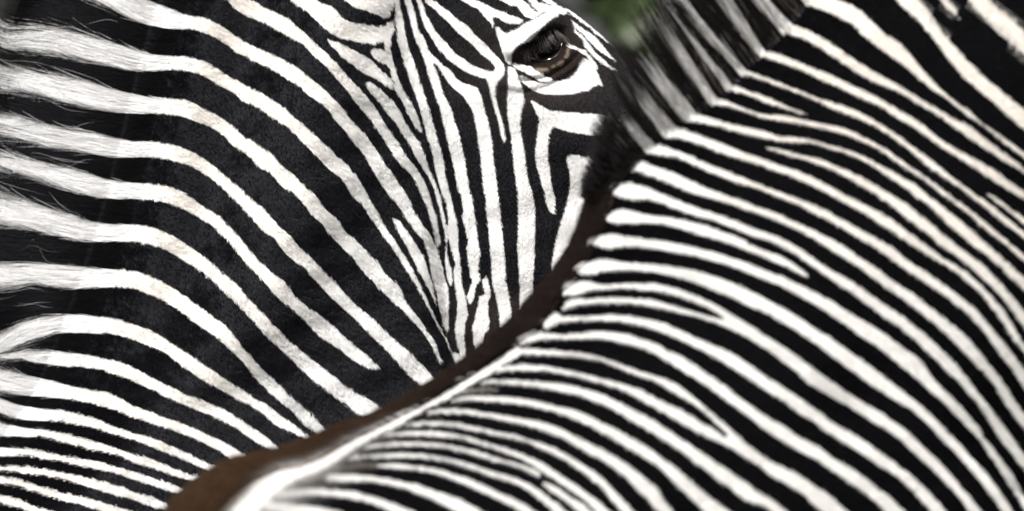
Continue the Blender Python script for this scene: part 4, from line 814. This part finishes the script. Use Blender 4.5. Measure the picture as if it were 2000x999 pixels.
# ------------------------------------------------------------------ mane of the front zebra
def front_mane(count):
    s0 = np.interp(0, [0, 1], [0, 0])
    a_w = arc[np.argmin(np.hypot(TOP[:, 0] - 1150, TOP[:, 1] - 390))]
    s = a_w + (A_OUT + 100 - a_w) * rng.random(count)
    inn = (rng.random(count) ** 1.3) * 34
    cu, cv = np.interp(s, arc, TOP[:, 0]), np.interp(s, arc, TOP[:, 1])
    k = np.interp(s, s_rows, na)
    u0, v0 = cu + np.cos(k) * inn, cv + np.sin(k) * inn
    cls = sample(front_map, cu + np.cos(k) * 26, cv + np.sin(k) * 26, front=True)
    white = (cls == 1) | (cls == 5)
    white &= s > a_w + 130
    prog = (s - a_w) / (A_OUT - a_w)
    full = np.interp(prog, [0, 0.12, 0.3, 0.6, 1.2], [26, 60, 150, 300, 330]) * (0.55 + 0.5 * rng.random(count)) * np.interp(inn, [0, 12, 34], [1, 0.8, 0.25])
    full = np.where(white, full * np.interp(prog, [0, 0.3, 0.42, 0.6, 1], [0.42, 0.45, 0.6, 0.9, 1.0]), full)
    base = np.interp(prog, [0, 0.15, 0.4, 1], [200, 228, 234, 232])
    a0 = np.radians(base + rng.normal(0, 1.6, count) + 4 * np.sin(s / 23.0))
    bend = np.radians(rng.normal(4, 3.5, count))
    K = 7
    tt = np.linspace(0, 1, K)[None]
    ang = a0[:, None] + bend[:, None] * tt
    step = full[:, None] / (K - 1)
    du = np.cumsum(np.concatenate([np.zeros((count, 1)), np.cos(ang[:, 1:]) * step], 1), 1)
    dv = np.cumsum(np.concatenate([np.zeros((count, 1)), np.sin(ang[:, 1:]) * step], 1), 1)
    U, V = u0[:, None] + du, v0[:, None] + dv
    mid = np.interp(s, s_rows, f_mid); hw = np.interp(s, s_rows, f_wide); fhf = np.interp(s, s_rows, f_half)
    D0 = mid - front_h(inn / fhf, s, hw)
    D = D0[:, None] * (1 - tt ** 0.6) + (mid + rng.normal(-0.005, 0.016, count))[:, None] * tt ** 0.6 - 0.006 * np.sin(np.pi * tt)
    def over_coat(U, V, D):                                   # strands lie on the coat until they clear the top line
        d = (U - cu[:, None]) * np.cos(k)[:, None] + (V - cv[:, None]) * np.sin(k)[:, None]
        surf = mid[:, None] - front_h(np.clip(d / fhf[:, None], 0, 1), s[:, None], hw[:, None])
        slab = mid[:, None] - 0.020 * (1 - np.clip(tt * 1.5, 0, 1) ** 1.5) - 0.002
        return np.where(d > 0, np.minimum(D, surf - 0.0015 - 0.003 * tt), np.minimum(D, slab))
    D = over_coat(U, V, D)
    col = np.where(white[:, None], np.array([0.90, 0.89, 0.87]), np.array([0.008, 0.0058, 0.0046])) * rng.normal(1, 0.2, (count, 1))
    wht = np.where(white)[0]
    longer = rng.random(len(wht)) < 0.55
    short_k = np.where(longer, 1.0, 0.45)
    col[wht[longer]] *= np.interp(prog[wht[longer]], [0.3, 0.5, 0.8], [0.7, 0.95, 1.0])[:, None]
    du[wht] *= short_k[:, None]; dv[wht] *= short_k[:, None]
    U, V = u0[:, None] + du, v0[:, None] + dv
    D = over_coat(U, V, D)
    pale = (~white) & (rng.random(count) < 0.06) & (prog > 0.2)
    col[pale] = np.array([0.25, 0.23, 0.21])
    r = 0.00026 * (0.7 + 0.6 * rng.random(count))[:, None] * np.array([1, 1, 1, .95, .85, .6, .2])[None]
    col = np.clip(col, 0.003, 0.92)[:, None] * np.ones((1, K, 1))
    tip = np.where(white, np.interp(prog, [0.2, 0.45, 0.7, 1], [0.05, 0.12, 0.4, 0.7]), 1.0)[:, None] * np.ones((1, K))
    fade = 1 - (1 - tip) * sstep(0.4, 1.0, np.linspace(0, 1, K))[None]
    return world_of(U, V, D), r, col * fade[..., None]

def front_mane_core():
    a_w = arc[np.argmin(np.hypot(TOP[:, 0] - 1150, TOP[:, 1] - 390))]
    s = np.arange(a_w + 40, A_OUT + 120, 3.0)
    t = np.linspace(0, 1, 16)[None]
    cu, cv = np.interp(s, arc, TOP[:, 0])[:, None], np.interp(s, arc, TOP[:, 1])[:, None]
    k = np.interp(s, s_rows, na)[:, None]
    prog = ((s - a_w) / (A_OUT - a_w))
    L = np.interp(prog, [0, 0.12, 0.3, 0.6, 1.2], [18, 40, 95, 190, 210]) * (0.85 + 0.12 * np.sin(s / 9.0) + 0.08 * np.sin(s / 3.1))
    b_ = np.radians(np.interp(prog, [0, 0.15, 0.4, 1], [200, 228, 234, 232]) + 4 * np.sin(s / 23.0))[:, None]
    U = cu + np.cos(k) * 14 + np.cos(b_) * L[:, None] * t; V = cv + np.sin(k) * 14 + np.sin(b_) * L[:, None] * t
    mid, hw, fhf = (np.interp(s, s_rows, q)[:, None] for q in (f_mid, f_wide, f_half))
    d = (U - cu) * np.cos(k) + (V - cv) * np.sin(k)
    half = np.where(d > 0, np.maximum(front_h(np.clip(d / fhf, 0, 1), s[:, None], hw) - 0.0015, 0.0005), 0.0185 * (1 - t ** 1.8) + 0.0008)
    half = np.minimum(half, 0.0190)
    cl = sample(front_map, (cu + np.cos(k) * 26)[:, 0], (cv + np.sin(k) * 26)[:, 0], front=True)
    w = ((cl == 1) | (cl == 5)) & (s > a_w + 130)
    tip = np.interp(prog, [0.2, 0.45, 0.7, 1], [0.02, 0.06, 0.25, 0.5])[:, None]
    reach = np.interp(prog, [0.2, 0.5, 0.8], [0.45, 0.8, 1.0])[:, None]
    fade = 1 - (1 - tip) * sstep(0.35, 1.15, t / reach)
    col = np.where(w[:, None, None], np.array([0.90, 0.89, 0.87]) * fade[..., None], np.array([0.006, 0.0045, 0.0038]))
    b = Builder()
    b.add(world_of(U, V, mid - half), grid_quads(len(s), 16), col)
    b.add(world_of(U, V, mid + half), grid_quads(len(s), 16)[:, ::-1], col)
    b.build("mane_core", MAT_SKIN, zebra_front).matrix_parent_inverse = FRONT_INV
front_mane_core()
P, R, col = front_mane(8500)
P2, R2, col2 = front_mane(16000)                          # dark bristles crowd the lower end of the mane
kk = (col2[:, 0, 0] < 0.1) & (pix_of(P2[:, 0])[0] < 1345)
P, R, col = np.concatenate([P, P2[kk]]), np.concatenate([R, R2[kk]]), np.concatenate([col, col2[kk]])
make_hair("mane", P, R, col, MAT_MANE, zebra_front).matrix_parent_inverse = FRONT_INV

# longer brown hair standing along the dorsal line
nf = 7000
s = A_IN - 160 + (A_W + 30 - A_IN + 160) * rng.random(nf)
inn = 1 + 20 * rng.random(nf) ** 1.5
k = np.interp(s, s_rows, na); tg = np.interp(s, s_rows, ang) + np.pi
U0 = np.interp(s, arc, TOP[:, 0]) + np.cos(k) * inn; V0 = np.interp(s, arc, TOP[:, 1]) + np.sin(k) * inn
mid, hw, fhf = (np.interp(s, s_rows, q) for q in (f_mid, f_wide, f_half))
D0 = mid - front_h(inn / fhf, s, hw)
rise = np.radians(20 + 30 * rng.random(nf)); L = 14 + 18 * rng.random(nf)
tt = np.linspace(0, 1, 4)[None]
dirx = np.cos(tg) * np.cos(rise) - np.cos(k) * np.sin(rise); diry = np.sin(tg) * np.cos(rise) - np.sin(k) * np.sin(rise)
sag = 3.0 * tt ** 2
U = U0[:, None] + dirx[:, None] * L[:, None] * tt + np.cos(k)[:, None] * sag; V = V0[:, None] + diry[:, None] * L[:, None] * tt + np.sin(k)[:, None] * sag
D = D0[:, None] - 0.001 + rng.normal(0, 0.006, nf)[:, None] * tt
bc_ = sstep(420, 980, U0)[:, None]
col = (np.array([0.070, 0.042, 0.024]) * (1 - bc_) + np.array([0.020, 0.014, 0.011]) * bc_) * rng.normal(1, 0.3, (nf, 1))
make_hair("dorsal_hair", world_of(U, V, D), np.broadcast_to(0.0002 * np.array([1, .9, .7, .2]), (nf, 4)), np.clip(col, 0.003, 0.3), MAT_FLANK, zebra_front).matrix_parent_inverse = FRONT_INV

# ------------------------------------------------------------------ eye of the rear zebra
def surf_D(u, v):
    return float(REAR_MID - rear_thickness(np.array([float(u)]), np.array([float(v)]))[0])

EYE_R = 0.0195
ec_u, ec_v = 1066.0, 91.0
eye_c = world_of(ec_u, ec_v, surf_D(ec_u, ec_v) + EYE_R - 0.0095)
m, nt, b = new_mat("eye_surface")
tc = nt.nodes.new("ShaderNodeTexCoord"); sp = nt.nodes.new("ShaderNodeSeparateXYZ"); nt.links.new(tc.outputs["Object"], sp.inputs[0])
rp = nt.nodes.new("ShaderNodeValToRGB")
rp.color_ramp.elements[0].color = (0.006, 0.0035, 0.002, 1); rp.color_ramp.elements[1].color = (0.002, 0.002, 0.003, 1)
rp.color_ramp.elements[0].position = 0.35; rp.color_ramp.elements[1].position = 0.62
nse = nt.nodes.new("ShaderNodeTexNoise"); nse.inputs["Scale"].default_value = 220
nt.links.new(tc.outputs["Object"], nse.inputs["Vector"]); nt.links.new(nse.outputs["Fac"], rp.inputs["Fac"])
nt.links.new(rp.outputs["Color"], b.inputs["Base Color"])
b.inputs["Roughness"].default_value = 0.04; b.inputs["Specular IOR Level"].default_value = 0.4; b.inputs["Coat Weight"].default_value = 0.35; b.inputs["Coat Roughness"].default_value = 0.02
bpy.ops.mesh.primitive_uv_sphere_add(segments=48, ring_count=32, radius=EYE_R, location=tuple(eye_c))
eye = bpy.context.active_object; eye.name = "eyeball"; eye.data.materials.append(m)
for p in eye.data.polygons: p.use_smooth = True
eye.parent = zebra_rear; eye.matrix_parent_inverse = REAR_INV

# upper lid: a curved hood over the eyeball, with lashes hanging from its rim
lid_rim = smooth_open(pts("h5:520,705 600,660 690,600 760,545 850,470 950,405 1050,395 1110,450 1150,530"), 6)
lid_top = smooth_open(pts("h5:500,690 560,600 640,550 720,500 800,425 900,320 1020,235 1150,230 1240,400"), 6)
K = 10
rows = []
for i in range(K):
    t = i / (K - 1)
    q = lid_top * (1 - t) + lid_rim * t
    base = np.array([surf_D(*p) for p in q])
    ball = np.full(len(q), 99.0)
    dx = (q[:, 0] - ec_u) * PX * 7; dz = (q[:, 1] - ec_v) * PX * 7
    rr2 = (EYE_R + 0.0018) ** 2 - dx ** 2 - dz ** 2
    ball = np.where(rr2 > 0, eye_c[1] - np.sqrt(np.maximum(rr2, 0)), 99)
    D = np.minimum(base + 0.001, ball) - 0.0012 * math.sin(t * math.pi * 3) ** 2
    rows.append(world_of(q[:, 0], q[:, 1], D))
rows.append(rows[-1] + np.array([0, 0.003, 0.0008]))
rows = np.array(rows)
lb = Builder()
lb.add(rows, grid_quads(*rows.shape[:2]), np.broadcast_to(np.array([0.012, 0.0085, 0.007]), rows.shape).copy())
lid = lb.build("upper_eyelid", MAT_SKIN, zebra_rear)
lid.matrix_parent_inverse = REAR_INV
nl = 150
tpar = np.sort(rng.random(nl)) * (len(lid_rim) - 1) * 0.72 + 0.20 * (len(lid_rim) - 1)
bx = np.interp(tpar, np.arange(len(lid_rim)), lid_rim[:, 0]); by = np.interp(tpar, np.arange(len(lid_rim)), lid_rim[:, 1])
back = rng.random(nl) * 9
bx, by = bx - 0.45 * back, by - 0.8 * back
f = (tpar / (len(lid_rim) - 1) - 0.2) / 0.72
aang = np.radians(62 + 30 * (1 - f) - 14 * f + rng.normal(0, 8, nl)); ln = (19 + 15 * rng.random(nl))
k7 = np.linspace(0, 1, 6)[None]
U = bx[:, None] + np.cos(aang)[:, None] * ln[:, None] * k7 + 3 * k7 ** 2
V = by[:, None] + np.sin(aang)[:, None] * ln[:, None] * k7
Db = np.interp(tpar, np.arange(len(lid_rim)), rows[K - 1][:, 1]) - 0.001
D = Db[:, None] - 0.009 * np.sin(np.minimum(k7 * 1.3, 1) * np.pi / 2) - 0.002 * rng.random((nl, 1)) * k7
lash_col = np.where(rng.random(nl)[:, None] < 0.5, np.array([0.20, 0.175, 0.155]), np.array([0.03, 0.025, 0.022]))
make_hair("eyelashes", world_of(U, V, D), np.broadcast_to(0.00011 * np.array([1, 1, .95, .8, .6, .25]), (nl, 6)), lash_col, MAT_MANE, zebra_rear).matrix_parent_inverse = REAR_INV

# wet rim of the lower lid, hugging the eyeball
low = smooth_open(pts("h5:640,668 700,700 780,728 860,742 940,738 1015,705 1075,645 1105,570 1112,500"), 5)
dx = (low[:, 0] - ec_u) * PX * 7; dz = (low[:, 1] - ec_v) * PX * 7
Dl = eye_c[1] - np.sqrt(np.maximum((EYE_R + 0.0004) ** 2 - dx ** 2 - dz ** 2, 1e-7))
Dl = np.minimum(Dl, np.array([surf_D(*p) for p in low]) - 0.001)
C = world_of(low[:, 0], low[:, 1], Dl)
th = np.linspace(0, 2 * np.pi, 12, endpoint=False)
T = np.gradient(C, axis=0); T /= np.linalg.norm(T, axis=1)[:, None]
A = np.cross(T, np.array([0, 1.0, 0])); A /= np.linalg.norm(A, axis=1)[:, None]
B = np.cross(T, A)
rad = 0.0016 * np.sin(np.linspace(0.25, np.pi - 0.2, len(C)))[:, None, None] + 0.0002
V = C[:, None] + rad * (A[:, None] * np.cos(th)[None, :, None] + B[:, None] * np.sin(th)[None, :, None])
m_wet, nt, b = new_mat("wet_lid_rim")
nse = nt.nodes.new("ShaderNodeTexNoise"); nse.inputs["Scale"].default_value = 300
rp = nt.nodes.new("ShaderNodeValToRGB"); rp.color_ramp.elements[0].color = (0.006, 0.005, 0.005, 1); rp.color_ramp.elements[1].color = (0.016, 0.012, 0.011, 1)
nt.links.new(nse.outputs["Fac"], rp.inputs["Fac"]); nt.links.new(rp.outputs["Color"], b.inputs["Base Color"])
b.inputs["Roughness"].default_value = 0.12; b.inputs["Coat Weight"].default_value = 1.0; b.inputs["Coat Roughness"].default_value = 0.05
wl = Builder(); wl.add(V, grid_quads(len(C), 12, True), np.zeros_like(V))
wl.build("lower_eyelid", m_wet, zebra_rear).matrix_parent_inverse = REAR_INV

# ------------------------------------------------------------------ ground and the shrubs behind
m, nt, b = new_mat("dry_grass_ground")
nse = nt.nodes.new("ShaderNodeTexNoise"); nse.inputs["Scale"].default_value = 3.0; nse.inputs["Detail"].default_value = 8
rp = nt.nodes.new("ShaderNodeValToRGB")
rp.color_ramp.elements[0].color = (0.055, 0.06, 0.025, 1); rp.color_ramp.elements[1].color = (0.16, 0.13, 0.08, 1)
nt.links.new(nse.outputs["Fac"], rp.inputs["Fac"]); nt.links.new(rp.outputs["Color"], b.inputs["Base Color"])
b.inputs["Roughness"].default_value = 0.95
S = 900.0
me = bpy.data.meshes.new("ground"); me.from_pydata([(-S, -S, 0), (S, -S, 0), (S, S, 0), (-S, S, 0)], [], [(0, 1, 2, 3)])
ground = bpy.data.objects.new("ground", me); scene.collection.objects.link(ground); me.materials.append(m); ground["kind"] = "structure"
ground.location.z = 0.0

m_leaf, nt, b = new_mat("shrub_leaf")
oi = nt.nodes.new("ShaderNodeTexNoise"); oi.inputs["Scale"].default_value = 4.0
rp = nt.nodes.new("ShaderNodeValToRGB")
rp.color_ramp.elements[0].color = (0.006, 0.012, 0.003, 1); rp.color_ramp.elements[1].color = (0.034, 0.055, 0.012, 1)
rp.color_ramp.elements[0].position = 0.35; rp.color_ramp.elements[1].position = 0.68
nt.links.new(oi.outputs["Fac"], rp.inputs["Fac"]); nt.links.new(rp.outputs["Color"], b.inputs["Base Color"])
b.inputs["Roughness"].default_value = 0.5
m_bark, nt, b = new_mat("shrub_bark")
nse = nt.nodes.new("ShaderNodeTexNoise"); nse.inputs["Scale"].default_value = 25
rp = nt.nodes.new("ShaderNodeValToRGB"); rp.color_ramp.elements[0].color = (0.035, 0.036, 0.038, 1); rp.color_ramp.elements[1].color = (0.11, 0.115, 0.12, 1)
nt.links.new(nse.outputs["Fac"], rp.inputs["Fac"]); nt.links.new(rp.outputs["Color"], b.inputs["Base Color"]); b.inputs["Roughness"].default_value = 0.9

def shrub(label, x, y, w, h, seed, leaves, bough=None):
    r = np.random.default_rng(seed)
    root = thing("shrub", label, "shrub", (x, y, 0), "shrubs behind the zebras")
    V, F = [], []
    for i in range(7):                                            # stems fanning out from one base
        a = r.random() * 6.28; lean = 0.15 + 0.5 * r.random()
        p = np.array([0.08 * math.cos(a), 0.08 * math.sin(a), -0.02]); d = np.array([lean * math.cos(a), lean * math.sin(a), 1.0])
        d /= np.linalg.norm(d); n = 9; H = h * (0.75 + 0.2 * r.random())
        base = len(V)
        for j in range(n):
            t = j / (n - 1); rad = 0.05 * (1 - 0.85 * t)
            q = p + d * H * t + np.array([math.cos(a), math.sin(a), 0]) * 0.25 * t * t + r.normal(0, 0.03, 3) * t
            for k in range(6):
                V.append(q + rad * np.array([math.cos(k * 1.0472), math.sin(k * 1.0472), 0]))
        for j in range(n - 1):
            for k in range(6):
                F.append((base + j * 6 + k, base + j * 6 + (k + 1) % 6, base + (j + 1) * 6 + (k + 1) % 6, base + (j + 1) * 6 + k))
    if bough:
        A, B = np.array(bough[0]) - np.array([x, y, 0]), np.array(bough[1]) - np.array([x, y, 0]); base = len(V)
        for j in range(9):
            q = A + (B - A) * j / 8 + r.normal(0, 0.006, 3); rad = 0.05 - 0.028 * j / 8
            for k in range(6):
                V.append(q + rad * np.array([math.cos(k * 1.0472), math.sin(k * 1.0472), 0]))
        for j in range(8):
            for k in range(6):
                F.append((base + j * 6 + k, base + j * 6 + (k + 1) % 6, base + (j + 1) * 6 + (k + 1) % 6, base + (j + 1) * 6 + k))
    me = bpy.data.meshes.new("stems"); me.from_pydata([tuple(q) for q in V], [], F); me.materials.append(m_bark)
    o = bpy.data.objects.new("stems", me); scene.collection.objects.link(o); o.parent = root
    n = leaves                                                    # leaf blades gathered in clumps
    cl = r.normal(0, 1, (90, 3)); cl /= np.linalg.norm(cl, axis=1)[:, None]
    cl = cl * (0.45 + 0.55 * r.random((90, 1))) * np.array([w, w * 0.7, h * 0.48]) + np.array([0, 0, h * 0.52])
    c = cl[r.integers(0, 90, n)] + r.normal(0, 0.17, (n, 3))
    c[:, 2] = np.abs(c[:, 2])
    ax = r.normal(0, 1, (n, 3)); ax /= np.linalg.norm(ax, axis=1)[:, None]
    bx_ = np.cross(ax, r.normal(0, 1, (n, 3))); bx_ /= np.linalg.norm(bx_, axis=1)[:, None]
    L = (0.05 + 0.05 * r.random(n))[:, None]
    Vv = np.stack([c - ax * L, c + bx_ * L * 0.4, c + ax * L, c - bx_ * L * 0.4], 1).reshape(-1, 3)
    me = bpy.data.meshes.new("foliage")
    me.vertices.add(len(Vv)); me.vertices.foreach_set("co", Vv.astype(np.float32).ravel())
    me.loops.add(4 * n); me.loops.foreach_set("vertex_index", np.arange(4 * n, dtype=np.int32))
    me.polygons.add(n); me.polygons.foreach_set("loop_start", np.arange(0, 4 * n, 4, dtype=np.int32))
    me.update(calc_edges=True); me.materials.append(m_leaf)
    o = bpy.data.objects.new("foliage", me); scene.collection.objects.link(o); o.parent = root; o["kind"] = "stuff"

shrub("dense dark green shrub seen blurred between the rear zebra's forehead and the front zebra's mane", 0.35, 11.4, 1.15, 3.0, 11, 16000, ((1.50, 10.5, -0.02), (-0.10, 10.5, 2.05)))
shrub("dark shrub glimpsed in the gaps of the rear zebra's pale mane", -1.15, 11.9, 1.2, 3.1, 12, 16000)
